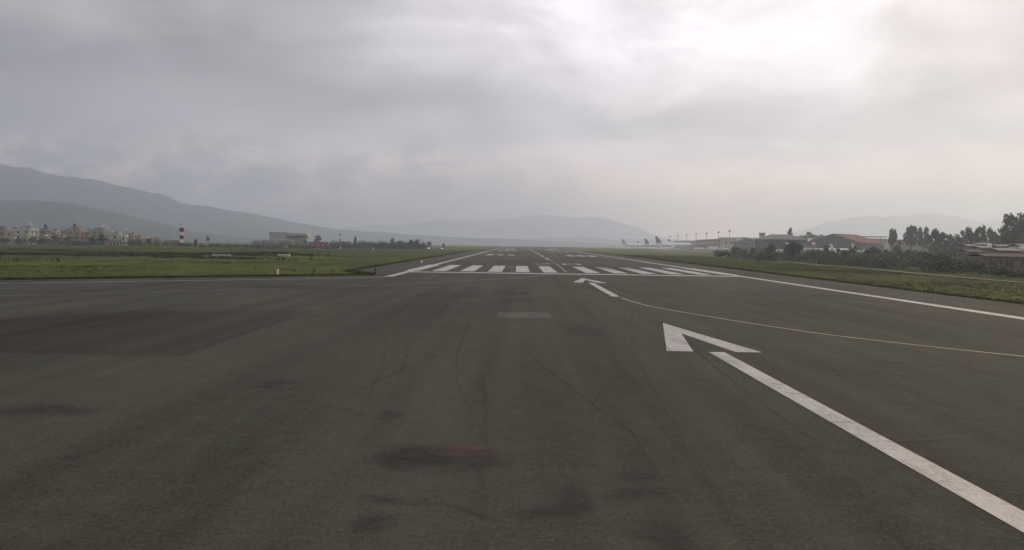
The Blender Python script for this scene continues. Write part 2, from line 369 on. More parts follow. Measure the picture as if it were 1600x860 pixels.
# repairs in the surface
sheet('asphalt_patch', ASPHD, [(-40, 27.2), (-17.2, 27.6), (-17.35, 46.2), (-26.3, 44.4), (-30, 37.2), (-40, 36.4)], .004)
rect('concrete_patch', CONC, -7.8, -5.1, 43.3, 47.0, .004)
for jx in (): ribbon('joint', SEAL, [(jx, -20), (jx + .05, 30), (jx - .04, 70), (jx, 105)], .03, .005)
rect('asphalt_patch', ASPHD, -8.6, -6.0, 62.5, 66.5, .004)
rect('asphalt_patch', ASPHD, 10.5, 20, 66, 70, .004)
# stains and rubber, on top of the paint
def blot(name, m, cx, cy, wx, wy, rz=0.0, z=.013):
    b = MB(); cr, sr = math.cos(rz), math.sin(rz)
    for u, v in ((0, 0), (1, 0), (1, 1), (0, 1)):
        a, c = (u - .5) * wx, (v - .5) * wy; b.v.append((cx + a * cr - c * sr, cy + a * sr + c * cr, z)); b.uv.append((u, v))
    b.f = [(0, 1, 2, 3)]; return b.build(name, m, runway)
blot('stain', OIL, -8.1, 14.9, 2.6, 2.7, .12); blot('stain', OIL, -7.5, 14.7, 1.8, 1.5, .2, .015); blot('stain', OIL, -8.75, 14.9, 1.3, 2.0, .1, .0155); blot('stain', OIL, -8.3, 15.3, 1.9, 1.6, .2, .016)
blot('stain', RUST, -7.65, 15.35, 1.6, 1.9, .35, .018); blot('stain', RUST, -7.45, 15.6, 1.1, 1.2, .45, .019)
for i, (x, y, a, b, r) in enumerate([(-4.85, 13.95, .95, 1.0, 0), (-5.2, 12.9, .9, 1.3, 0), (-4.6, 13.1, 1.1, .8, 0), (-4.9, 11.1, 1.3, 1.9, .1), (-5.9, 12.6, .8, 1.6, 0), (-6.3, 12.0, 1.5, .9, .2), (-8.4, 12.4, 1.7, .6, -.3), (-8.6, 11.4, .8, 1.2, 0),
                                     (-12.9, 22.4, 1.6, 2.2, 0), (-9.4, 18.6, .8, 1.4, .3), (-16.6, 18.6, 3.0, 2.0, 0), (-14.1, 14.6, .5, .6, 0), (-6.6, 57, 3.5, 5, 0), (-4, 38, 2.6, 8, .1), (3, 27, 2.6, 6, .2), (16.5, 52, 7, 16, 0), (14, 70, 9, 22, 0), (-25, 69, 10, 8, 0), (-11, 62, 6, 10, 0), (8, 140, 12, 40, 0), (-8, 175, 12, 60, 0), (9, 230, 14, 90, 0), (-10, 300, 12, 120, 0)]):
    blot('stain', OIL, x, y, a, b, r, .013 + .0004 * i)
def tyre(pts, wd, m=RUBBER, z=.024): ribbon('tyre_mark', m, curve(pts, 10), wd, z, uv=True)
tz = .024
for pts, wd in [
    ([(-6.2, 57.0), (-8.6, 60.5), (-11, 60.8), (-11.9, 58), (-10.6, 52.5)], .22), ([(-6.2, 58.0), (-8.6, 61.6), (-11.4, 61.8), (-12.5, 58), (-11.4, 52)], .22),
    ([(4.2, 24), (7.2, 27.5), (8.2, 29), (8.0, 26.0)], .16), ([(10.5, 24.5), (9.9, 27), (8.6, 26.4), (7.2, 24.0)], .14),
    ([(3.2, 36), (5.4, 30), (8.2, 25.5), (12, 21)], .28), ([(2.4, 35.6), (4.4, 30.2), (7, 26), (10.5, 22)], .28),
    ([(.8, 42), (1.8, 34), (4.2, 26), (9, 18)], .3), ([(-.6, 24), (.6, 23.4), (1.8, 23.2)], .12), ([(-2.6, 21.5), (-.2, 21.4), (2.2, 22)], .12),
    ([(-3.9, 18.9), (-.6, 18.4), (1.4, 18.7), (3.2, 19.5)], .12), ([(-4.1, 16.9), (-.4, 16.6), (2.0, 17.2), (3.6, 18.2)], .14), ([(-3.6, 16.5), (-1.6, 16.2), (-.2, 16.1)], .10),
    ([(-7.4, 44), (-6.4, 30), (-4.6, 18), (-3.2, 11)], .16), ([(-2.2, 70), (-2.4, 40), (-3.4, 20), (-4.0, 10)], .14), ([(-9.6, 66), (-9.0, 40), (-8.4, 24), (-6.4, 11)], .14),
    ([(-26, 47), (-18, 50), (-9, 55), (-2, 70)], .4), ([(-27, 44.5), (-18, 47.5), (-8, 52.5), (-.5, 66)], .4), ([(-22, 38), (-16, 42), (-11, 50)], .35),
    ([(13, 84), (16, 70), (19, 56), (20, 44)], 1.6), ([(9, 100), (14, 80), (18.5, 60)], 1.2), ([(-12, 20.5), (-9.8, 18.4), (-8.9, 17.6)], .2), ([(-8, 12.6), (-7.3, 11.9), (-6.8, 11.5)], .22), ([(-10, 21), (-7, 20.2), (-3.4, 19.0)], .12), ([(-6.6, 15.6), (-5.9, 15.5), (-5.4, 15.6)], .1)]:
    tz += .0005; tyre(pts, wd, RUBBER, tz)
for i in range(22):                             # turning tracks left by taxiing wheels
    x0, y0 = random.uniform(-14, 12), random.uniform(9, 40); sw = random.uniform(-5, 5); ln = random.uniform(8, 34); tz += .0004
    tyre([(x0, y0), (x0 + sw * .2, y0 + ln * .4), (x0 + sw * .5, y0 + ln * .75), (x0 + sw, y0 + ln)], random.uniform(.08, .30), RUBBER, tz)
for i in range(16):                             # touchdown rubber along the wheel tracks
    x = random.choice([-1, 1]) * random.uniform(2.2, 6.5); y = random.uniform(150, 620); tz += .0005
    tyre([(x, y), (x + random.uniform(-.2, .2), y + random.uniform(40, 110))], random.uniform(.5, 1.6), RUBBER, tz)
for pts in ([(-.14, 29.0), (.05, 28.6), (.32, 28.4)], [(-.14, 28.0), (.1, 27.7), (.34, 27.8)], [(-.9, 34.5), (-.6, 33.2), (-.45, 32.2)], [(-.14, 23.6), (.1, 23.2), (.36, 23.2)], [(-.15, 22.0), (.1, 21.8), (.36, 21.9)]):
    tz += .0005; tyre(pts, .12, SCUFF, tz)

# ------------------------------------------------------------------ grass and weeds
def tufts(name, m, P, h, wd, nb=3, label=None, cat=None, lean=.5):
    """P: n x 3 bases, h, wd: n; each tuft is nb triangles"""
    n = len(P); ang = rng.uniform(0, 2 * np.pi, (n, nb)); ln = rng.uniform(.1, lean, (n, nb)); off = rng.uniform(-.5, .5, (n, nb, 2)) * wd[:, None, None] * 2
    ca, sa = np.cos(ang), np.sin(ang); base = np.repeat(P[:, None, :], nb, 1); base[:, :, :2] += off
    hh = h[:, None] * rng.uniform(.6, 1.15, (n, nb)); V = np.zeros((n, nb, 3, 3)); ww = wd[:, None]
    V[:, :, 0] = base; V[:, :, 0, 0] -= ca * ww / 2; V[:, :, 0, 1] -= sa * ww / 2
    V[:, :, 1] = base; V[:, :, 1, 0] += ca * ww / 2; V[:, :, 1, 1] += sa * ww / 2
    la = rng.uniform(0, 2 * np.pi, (n, nb)); V[:, :, 2] = base; V[:, :, 2, 0] += np.cos(la) * ln * hh; V[:, :, 2, 1] += np.sin(la) * ln * hh; V[:, :, 2, 2] += hh
    V[:, :, :2, 2] -= .05
    V = V.reshape(-1, 3); me = bpy.data.meshes.new(name); k = len(V) // 3
    me.vertices.add(len(V)); me.vertices.foreach_set('co', V.ravel().astype(np.float32)); me.loops.add(3 * k); me.loops.foreach_set('vertex_index', np.arange(3 * k, dtype=np.int32))
    me.polygons.add(k); me.polygons.foreach_set('loop_start', np.arange(0, 3 * k, 3, dtype=np.int32)); me.polygons.foreach_set('loop_total', np.full(k, 3, dtype=np.int32))
    me.materials.append(m); me.update(calc_edges=True); me.validate()
    return tag(link(name, me), label, cat, kind='stuff')
def field(n, x0, x1, y0, y1, keep):
    out = []
    while len(out) < n:
        y = y0 * (y1 / y0) ** random.random(); x = random.uniform(x0, x1)
        if keep(x, y): out.append((x, y, gz(x, y)))
    return out
def line_pts(a, b, n, jit):
    return [(a[0] + (b[0] - a[0]) * t + random.gauss(0, jit), a[1] + (b[1] - a[1]) * t + random.gauss(0, jit)) for t in [random.random() for _ in range(n)]]
def near_track(x, y):
    return y < 232 and abs(x - float(np.interp(y, [p[1] for p in tpts], [p[0] for p in tpts]))) < .9
def seen_l(x, y): return x > CX0 - y * .62 - 5 and not paved(x, y, .1)
def seen_r(x, y): return not near_track(x, y) and x < CX0 + y * .62 + 6 and not paved(x, y, .1)
pl = field(34000, -200, -23, 72, 420, seen_l) + field(26000, 27.5, 62, 40, 330, seen_r)
P = np.array(pl); nh = np.array([noise.noise(Vector((p[0] * .06, p[1] * .06, 0))) for p in pl])
h = .05 + .06 * rng.random(len(P)) + np.clip(nh, 0, 1) * .10; wd = .05 + P[:, 1] * .0007
tufts('grass', BLADE, P, h, wd, 3, 'short green airfield grass on both sides of the runway', 'grass')
el = line_pts((-22.6, 95.6), (-50, 73.6), 5200, .35) + line_pts((-50, 73.6), (-75, 53.4), 1500, .35) + line_pts((-22.5, 96), (-27.4, 108), 1400, .3) + line_pts((-27.5, 108), (-27.6, 420), 8000, .28) + line_pts((27.5, 30), (27.6, 420), 14000, .28)
el = [(x, y) for x, y in el if not paved(x, y, -.12)]
P = np.array([(x, y, gz(x, y)) for x, y in el]); tufts('grass_verge', BLADE, P, .12 + .24 * rng.random(len(P)) ** 2, .06 + P[:, 1] * .0006, 3, 'taller ragged grass fringe along the asphalt edge', 'grass')
# darker weeds in the shallow ditch of the left field and below the scrub
wp = []
for cx, cy, rx, ry, n in [(-108, 172, 26, 5, 900), (-80, 192, 24, 4, 1000), (-66, 204, 10, 4, 1100), (-140, 150, 24, 5, 350), (-62, 160, 16, 4, 150), (-120, 230, 40, 6, 300), (-100, 132, 26, 4, 200), (-84, 180, 10, 3, 500)]:
    for _ in range(n):
        x, y = random.gauss(cx, rx * .5), random.gauss(cy, ry * .5)
        if not paved(x, y, 2): wp.append((x, y, gz(x, y)))
P = np.array(wp); tufts('weeds', WEED, P, .25 + .5 * rng.random(len(P)), .2 + .25 * rng.random(len(P)), 4, 'dark tall weeds filling the ditch of the grass field', 'weeds', .8)

# ------------------------------------------------------------------ hills and haze
HILL = mat('hill_forest', (.034, .050, .046), .95, .35, .004, .05, coord='World')
def ridge(name, prof, Dist, front, back, rough, seed):
    """a hill range: crest heights read off the skyline, real slopes in front and behind"""
    n, rows = 170, 22; b = MB(); p0, p1 = prof[0][0], prof[-1][0]; tab = []
    for i in range(n):
        px = p0 + (p1 - p0) * i / (n - 1)
        for (a, ya), (c, yc) in zip(prof, prof[1:]):
            if a <= px <= c: py = ya + (yc - ya) * sstep(0, 1, (px - a) / (c - a)) * .5 + (yc - ya) * (px - a) / (c - a) * .5; break
        q = at(px, py, Dist); tab.append((q.x, q.z + 25))
    for j in range(rows):
        t = -1 + 2 * j / (rows - 1)
        for x, hgt in tab:
            y = Dist + (t * front if t < 0 else t * back); e = 1 - abs(t)
            rg = noise.fractal(Vector((x / 420 + seed, y / 420, seed)), .9, 2.1, 5); cr = noise.fractal(Vector((x / 300, seed * 2, 0)), .8, 2.1, 6)
            z = hgt * (e ** 1.15) * (1 + .08 * cr * rough) + hgt * .45 * rg * rough * e * (1 - e) * 2
            b.v.append((x * (y / Dist) if t < 0 else x, y, -25 + max(0, z)))
    b.f = [(j * n + i, j * n + i + 1, (j + 1) * n + i + 1, (j + 1) * n + i) for j in range(rows - 1) for i in range(n - 1)]
    return tag(b.build(name, HILL, smooth=True), kind='structure')
ridge('mountain', [(-700, 270), (-350, 252), (-120, 250), (0, 255), (40, 263), (90, 275), (200, 289), (240, 297), (285, 313), (380, 329), (450, 345), (540, 357), (640, 366), (760, 372), (900, 378), (1000, 383)], 3500, 1200, 900, 1.0, 1.7)
ridge('hill', [(-700, 330), (-400, 300), (-150, 322), (0, 311), (60, 310), (105, 314), (160, 326), (230, 343), (300, 360), (380, 371), (460, 375), (560, 378)], 2050, 650, 600, 1.0, 5.2)
ridge('hill', [(500, 378), (600, 371), (680, 369), (760, 372), (830, 373), (910, 369), (960, 373), (1060, 374), (1160, 377), (1300, 383)], 4600, 700, 500, 1.0, 9.1)
ridge('mountain', [(300, 374), (450, 362), (600, 350), (740, 341), (850, 336), (930, 337), (985, 350), (1025, 368), (1080, 380), (1150, 384)], 7300, 900, 300, 1.0, 12.4)
ridge('mountain', [(1120, 384), (1190, 374), (1250, 358), (1300, 344), (1345, 338), (1440, 334), (1540, 340), (1680, 330), (1900, 328), (2150, 326), (2400, 335)], 6900, 1000, 500, 1.0, 15.8)
hz_ = MB(); hz_.box((0, 3500, -32), (17000, 9400, 425))
hm = bpy.data.materials.new('haze_air'); hm.use_nodes = True; hm.node_tree.nodes.clear(); hn = NT(hm.node_tree)
pv = hn.n('ShaderNodeVolumePrincipled'); pv.inputs['Color'].default_value = (.745, .855, 1.0, 1); pv.inputs['Density'].default_value = 4.1e-4; pv.inputs['Anisotropy'].default_value = .62
hm.node_tree.links.new(pv.outputs[0], hn.n('ShaderNodeOutputMaterial').inputs['Volume'])
haze = tag(hz_.build('haze', hm), 'pale misty air lying over the whole valley', 'haze', kind='stuff')

# ------------------------------------------------------------------ trees and shrubs
def leaf_mesh(name, clumps, n, size, m, seed):
    """n leaf quads spread over clumps [(x, y, z, rx, ry, rz)], denser towards each clump's shell"""
    r = np.random.default_rng(seed); c = np.array(clumps); vol = (c[:, 3] * c[:, 4] * c[:, 5]) ** (2 / 3); k = r.choice(len(c), n, p=vol / vol.sum())
    d = r.normal(size=(n, 3)); d /= np.linalg.norm(d, axis=1)[:, None]; rad = r.random(n) ** .33 * r.uniform(.75, 1.12, n)
    P = c[k, :3] + d * c[k, 3:6] * rad[:, None]; a = r.normal(size=(n, 3)); a /= np.linalg.norm(a, axis=1)[:, None]; b = np.cross(a, r.normal(size=(n, 3))); b /= np.linalg.norm(b, axis=1)[:, None]
    s = size * r.uniform(.5, 1.25, n)[:, None]; V = np.stack([P - a * s * .5, P + b * s * .32, P + a * s * .5, P - b * s * .32], 1).reshape(-1, 3)
    me = bpy.data.meshes.new(name); me.vertices.add(4 * n); me.vertices.foreach_set('co', V.ravel().astype(np.float32)); me.loops.add(4 * n); me.loops.foreach_set('vertex_index', np.arange(4 * n, dtype=np.int32))
    me.polygons.add(n); me.polygons.foreach_set('loop_start', np.arange(0, 4 * n, 4, dtype=np.int32)); me.polygons.foreach_set('loop_total', np.full(n, 4, dtype=np.int32)); me.materials.append(m); me.update(calc_edges=True)
    return me
def limbs(H, th, r0, clumps, seed):
    rr = random.Random(seed); b = MB(); top = Vector((rr.uniform(-.04, .04) * H, rr.uniform(-.04, .04) * H, th))
    b.tube((0, 0, -.3), top * .55, r0 * 1.25, r0, 8); b.tube(top * .55, top, r0, r0 * .75, 8)
    for c in rr.sample(clumps, min(7, len(clumps))):
        m = top.lerp(Vector(c[:3]), .5) + Vector((0, 0, -.02 * H)); b.tube(top * rr.uniform(.75, 1), m, r0 * .45, r0 * .3, 5, False); b.tube(m, c[:3], r0 * .3, r0 * .1, 5, False)
    return b
# unit crowns about 1 m tall; shape: list of clumps
def crown_round(rr, nc=26, w=.5, z0=.14, flat=1.0):
    out = []
    for _ in range(nc):
        a = rr.uniform(0, 6.28); q = math.sqrt(rr.random()) * w * .72; z = z0 + (1 - z0) * rr.uniform(.12, .86); sh = math.sin(math.pi * min(1, max(.12, (z - z0) / (1 - z0)))) ** .5
        s = rr.uniform(.12, .21); out.append((math.cos(a) * q * sh, math.sin(a) * q * sh, z, s * w * 2 * .75, s * w * 2 * .75, s * flat * .8))
    return out
def crown_tall(rr, nc=15, w=.22):
    out = []
    for i in range(nc):
        z = .12 + .82 * (i + .5) / nc; q = w * (1 - .75 * abs(z - .42) / .6) * .7; a = rr.uniform(0, 6.28)
        out.append((math.cos(a) * q * .6, math.sin(a) * q * .6, z, q * rr.uniform(.5, .9), q * rr.uniform(.5, .9), rr.uniform(.05, .1)))
    return out
def crown_umbrella(rr, nc=13, w=.6):
    out = []
    for i in range(nc):
        a = rr.uniform(0, 6.28); q = math.sqrt(rr.random()) * w; z = .9 - .28 * (q / w) ** 2 - rr.uniform(0, .2); s = rr.uniform(.1, .17); out.append((math.cos(a) * q, math.sin(a) * q, z, s * 1.2, s * 1.2, s * .55))
    return out
def crown_bush(rr, nc=14, w=.62):
    out = []
    for i in range(nc):
        a = rr.uniform(0, 6.28); q = math.sqrt(rr.random()) * w * .75; z = rr.uniform(.15, .82) * (1 - .45 * (q / w) ** 2); s = rr.uniform(.14, .24); out.append((math.cos(a) * q, math.sin(a) * q, z, s, s, s * .85))
    return out
def crown_high(rr): return crown_round(rr, 24, .5, .40)
SHAPES = {'high': crown_high, 'round': crown_round, 'tall': crown_tall, 'umbrella': crown_umbrella, 'bush': crown_bush}
_cache = {}
def proto(shape, var, li, n, size):
    k = (shape, var, li, n, size)
    if k not in _cache:
        rr = random.Random(hash(k[:2]) % 1000 if False else var * 13 + len(shape)); cl = SHAPES[shape](rr)
        me = leaf_mesh('crown', cl, n, size, LEAF[li], var + 5); tm = limbs(1, {'high': .55, 'round': .42, 'tall': .7, 'umbrella': .6, 'bush': .3}[shape], {'high': .03, 'round': .03, 'tall': .022, 'umbrella': .035, 'bush': .02}[shape], cl, var)
        t = bpy.data.meshes.new('trunk'); t.from_pydata(tm.v, [], tm.f); t.materials.append(BARK); _cache[k] = (me, t)
    return _cache[k]
def tree(label, px, top, Y, wpx, shape='round', var=0, li=0, n=1500, name=None, group=None, size=None, base=None):
    q = at(px, top, Y); z0 = gz(q.x, q.y) if base is None else base; Hh = q.z - z0; ww = wpx * Y / F
    nat = {'high': .95, 'round': .95, 'tall': .36, 'umbrella': 1.35, 'bush': 1.3}[shape]; sxy = ww / nat
    me, t = proto(shape, var % 5, li, n, size or {'high': .085, 'round': .085, 'tall': .07, 'umbrella': .09, 'bush': .105}[shape])
    nm = name or ('shrub' if shape == 'bush' else 'tree'); o = thing(nm, label, 'shrub' if shape == 'bush' else 'tree', (q.x, q.y, z0), 0, group)
    rz = random.uniform(0, 6.28); link('crown', me, o, None, rz, (sxy, sxy, Hh)); link('trunk' if shape != 'bush' else 'stem', t, o, None, rz, (min(sxy, Hh), min(sxy, Hh), Hh)); return o
def scrub(name, label, P, hmin, hmax, li, leaf, per=34, w=1.0):
    """a belt of scrub nobody could count: many small leafy mounds in one object"""
    cl = []
    for x, y in P:
        hh = random.uniform(hmin, hmax)
        if name == 'scrub' and y < 140: hh *= .5
        r = hh * random.uniform(.5, .9) * w; cl.append((x, y, gz(x, y) + hh * .42, r, r, hh * .55))
    me = leaf_mesh(name, cl, per * len(cl), leaf, LEAF[li], len(cl)); return tag(link(name, me), label, name, kind='stuff')

# scrub belt on the right, behind the grass strip
def belt(n, y0, y1, f0, f1):
    out = []
    for _ in range(n):
        y = y0 * (y1 / y0) ** random.random(); out.append((random.uniform(f0(y), f1(y)), y))
    return out
scrub('scrub', 'tangled dark green scrub belt behind the right grass strip', belt(430, 112, 300, lambda y: 59 + (y - 112) * .012, lambda y: 70 + (y - 112) * .05), .9, 2.3, 0, .38, 60)
scrub('undergrowth', 'low olive undergrowth in front of the airport sheds and parked planes', belt(420, 180, 420, lambda y: 68 + (y - 180) * .06, lambda y: 105 + (y - 180) * .32), 1.6, 3.7, 1, .5, 46)
scrub('woodland', 'dark wood mass behind the village roofs', [(at(px, 386, y).x, y) for px, y in [(random.uniform(1458, 1660), random.uniform(285, 360)) for _ in range(170)]], 4.0, 7.5, 3, .7, 150, .62)
scrub('hedge_growth', 'low bushy growth along the far edge of the left field', [(at(px, 386, y).x, y) for px, y in [(random.uniform(285, 530), random.uniform(385, 470)) for _ in range(200)]], .7, 1.5, 0, .7, 30)
scrub('treeline', 'dark hedge of bushes running towards the runway from the mast', [(at(px, 386, y).x, y) for px, y in [(random.uniform(514, 664), random.uniform(400, 540)) for _ in range(230)]], 1.6, 4.4, 3, .7, 42)
scrub('garden_growth', 'garden bushes at the foot of the houses across the field', [(at(px, 386, y).x, y) for px, y in [(random.uniform(-40, 285), random.uniform(385, 425)) for _ in range(190)]], 1.0, 3.4, 1, .7, 34)
scrub('bank_growth', 'pale weedy bank below the grey hall', [(at(px, 386, y).x, y) for px, y in [(random.uniform(395, 480), random.uniform(480, 640)) for _ in range(90)]], 1.5, 4.0, 2, .8, 30)

SB = 'shrubs of the scrub belt'
for a in [
    ('low spreading bush at the runway end of the scrub belt, below the brick terminal', 1130, 390, 270, 42, 'bush', 0, 0), ('dark rounded bush below the end of the brick terminal', 1152, 382.5, 320, 26, 'bush', 1, 3),
    ('bush in front of the cream block and grey shed', 1172, 385, 290, 26, 'bush', 2, 0), ('broad low bush between grass strip and dark hangar', 1196, 392, 240, 40, 'bush', 3, 1),
    ('dense dark tree-like bush covering the dark hangar wall', 1204, 377, 250, 34, 'bush', 4, 3), ('tall deep green bush in front of the dark hangar, right of the small white tail', 1241, 372.5, 240, 36, 'bush', 0, 3),
    ('small bush below the white box truck', 1266, 389, 230, 24, 'bush', 1, 0), ('dark blue-green bush left of the red hangar, under the striped tail', 1288, 381, 250, 28, 'bush', 2, 3),
    ('rounded bush directly below the red hangar gable', 1312, 384, 240, 30, 'bush', 3, 0), ('peaked bush below the red roof slope', 1334, 380.5, 255, 24, 'bush', 4, 1),
    ('wide dark bush below the flat canopy roof', 1362, 382, 250, 44, 'bush', 1, 3), ('bush below the grey tree pair right of the canopy', 1398, 381, 240, 38, 'bush', 2, 0),
    ('low bush at the grass edge, halfway between red hangar and village roofs', 1385, 401, 170, 36, 'bush', 3, 3), ('bright green bush mound below the wood, left of the village roofs', 1462, 391, 165, 52, 'bush', 0, 1),
    ('large dark bush at the grass edge, left of the low house', 1478, 401, 140, 60, 'bush', 4, 3), ('bush below the white storeyed house', 1432, 386, 215, 40, 'bush', 3, 0),
    ('dark bush beside the tin roofs, left of them', 1502, 388, 200, 26, 'bush', 2, 0), ('bush growing against the low house front', 1522, 407, 132, 44, 'bush', 0, 0), ('low bush before the low house, at the right edge', 1575, 416, 122, 62, 'bush', 3, 3)]:
    tree(a[0], a[1], a[2], a[3], a[4], a[5], a[6], a[7], 1500, group=SB)
TG = 'trees of the wood behind the village'
for a in [
    ('slim dark tree rising behind the dark hangar roof', 1235, 355, 640, 12, 'tall', 0, 0), ('wide open-crowned tree behind the striped aircraft tail', 1272, 359.5, 700, 36, 'umbrella', 1, 0),
    ('small pointed tree left of the wide open-crowned tree', 1252, 366, 690, 12, 'round', 1, 2), ('bushy tree above the grey shed beside the terminal', 1161, 370.5, 600, 18, 'round', 2, 0)]:
    tree(*a[:8], 1100, size=.11)
for i, a in enumerate([
    ('upright grey-green tree right of the flat canopy roof', 1396, 359, 430, 15, 'high', 0, 3), ('tall full-crowned tree, second right of the canopy roof', 1424, 353, 430, 23, 'high', 1, 3), ('tree just left of the white storeyed house', 1444, 357, 420, 18, 'high', 2, 3),
    ('round tree just right of the white storeyed house', 1467, 358.5, 330, 30, 'round', 3, 3), ('low tree in the dip of the wood skyline', 1490, 366, 330, 34, 'round', 4, 3), ('broad pale tree left of the pointed tree in the wood', 1513, 355.5, 340, 26, 'round', 0, 3),
    ('pointed tree standing highest in the middle of the wood', 1532, 352, 340, 18, 'round', 2, 3), ('small round-topped tree right of the pointed tree', 1549, 356.5, 330, 20, 'round', 3, 0), ('tree filling the gap before the tallest tree of the wood', 1562, 362, 320, 28, 'round', 1, 3),
    ('tallest tree of the wood, leaning out at the right picture edge', 1588, 333, 300, 50, 'round', 4, 3), ('tall tree cut by the right picture edge behind the village', 1622, 338, 290, 56, 'round', 2, 3)]):
    tree(*a[:4], a[4] * 1.25, *a[5:8], 3800, group=TG, size=.075)
LG = 'trees among the houses across the field'
for a in [
    ('dark domed tree right of the grey hall', 497, 367.5, 640, 15, 'round', 0, 3), ('lone umbrella-topped tree right of the windsock', 324, 366.5, 470, 7, 'umbrella', 2, 0), ('tiny tree between the windsock and the umbrella-topped tree', 306, 373, 480, 6, 'round', 1, 0),
    ('slender tree rising from the hedge right of the red and white mast', 555, 369, 500, 6, 'tall', 2, 3), ('round tree of the hedge, left one of the dark pair', 642, 374, 470, 13, 'round', 3, 3), ('round tree of the hedge, right one of the dark pair', 652, 374, 460, 12, 'round', 4, 3), ('pale small tree rising above the hedge left of the dark pair', 613, 372, 540, 8, 'round', 2, 3), ('low tree at the runway end of the hedge', 670, 377, 560, 11, 'round', 1, 3), ('low tree left of the dark pair in the hedge', 626, 375.5, 480, 13, 'round', 1, 3),
    ('bushy tree before the pinkish brown house at the left edge', 8, 373, 400, 16, 'round', 1, 0), ('dark tree between cream house and grey brick hut', 63, 371, 402, 11, 'round', 4, 0), ('leafy tree before the orange house left end', 104, 371, 403, 13, 'round', 3, 1), ('dark tree before the right end of the orange house', 143, 370, 402, 12, 'round', 0, 0), ('tree before the pale house with the white roof room', 186, 374, 402, 11, 'round', 1, 1), ('tree before the last brown house of the row', 218, 374, 415, 11, 'round', 0, 0),
    ('garden tree before the cream house', 52, 370, 400, 14, 'round', 2, 1), ('dark garden tree left of the cream house foot', 30, 372, 398, 10, 'round', 3, 1), ('tree between the dull brown house and the orange house', 86, 367, 420, 14, 'round', 0, 1),
    ('wide dark tree below the orange house', 124, 376, 395, 34, 'bush', 1, 0), ('scraggly tree before the grey storeyed house', 160, 366, 398, 20, 'round', 4, 0), ('tree right of the white roof room house', 206, 376, 410, 12, 'round', 2, 0), ('tree left of the low orange house', 233, 371, 420, 9, 'round', 1, 0), ('tree behind the low orange house', 244, 370, 440, 7, 'round', 3, 0), ('bushy tree right of the windsock foot', 293, 379, 400, 14, 'bush', 0, 0), ('tree right of the low orange house', 262, 374, 430, 9, 'round', 4, 0), ('palm-like tree in front of the grey hall end', 476, 374, 560, 11, 'umbrella', 1, 0)]:
    tree(*a[:8], 900, group=LG, size=.12, name='shrub' if a[5] == 'bush' else 'tree')

# ------------------------------------------------------------------ houses across the left field
SLAB = mat('slab_concrete', (.34, .33, .31), .85, .15, .6); PANE = mat('pane_glass', (.05, .055, .06), .15, .1, 1, .5); FRAME = mat('window_wood', (.16, .10, .06), .7, .2, 3)
TANK = mat('tank_plastic', (.03, .03, .032), .5, .1, 2); TANKW = mat('tank_steel', (.55, .56, .58), .4, .1, 2); RAIL = mat('rail_metal', (.25, .24, .23), .6, .1, 4)
wb = MB()
for x in (-.56, .56): wb.box((x, 0, 0), (.12, .16, 1.4))
for z in (0, 1.28): wb.box((0, 0, z), (1.0, .16, .12))
wme = wb.build('window', FRAME).data; bpy.data.objects.remove(bpy.data.objects['window'])
pme = MB().box((0, .03, .12), (1.0, .04, 1.16)).build('pane', PANE).data; bpy.data.objects.remove(bpy.data.objects['pane'])
tkb = MB(); tkb.tube((0, 0, 0), (0, 0, 1.1), .6, .6, 12); tkb.tube((0, 0, 1.1), (0, 0, 1.3), .6, .18, 12); tkb.tube((0, 0, 1.3), (0, 0, 1.4), .2, .2, 10)
def window(parent, x, y, z, rz, s=1.0):
    o = link('window', wme, parent, (x, y, z), rz, (s, 1, s)); link('pane', pme, o); return o
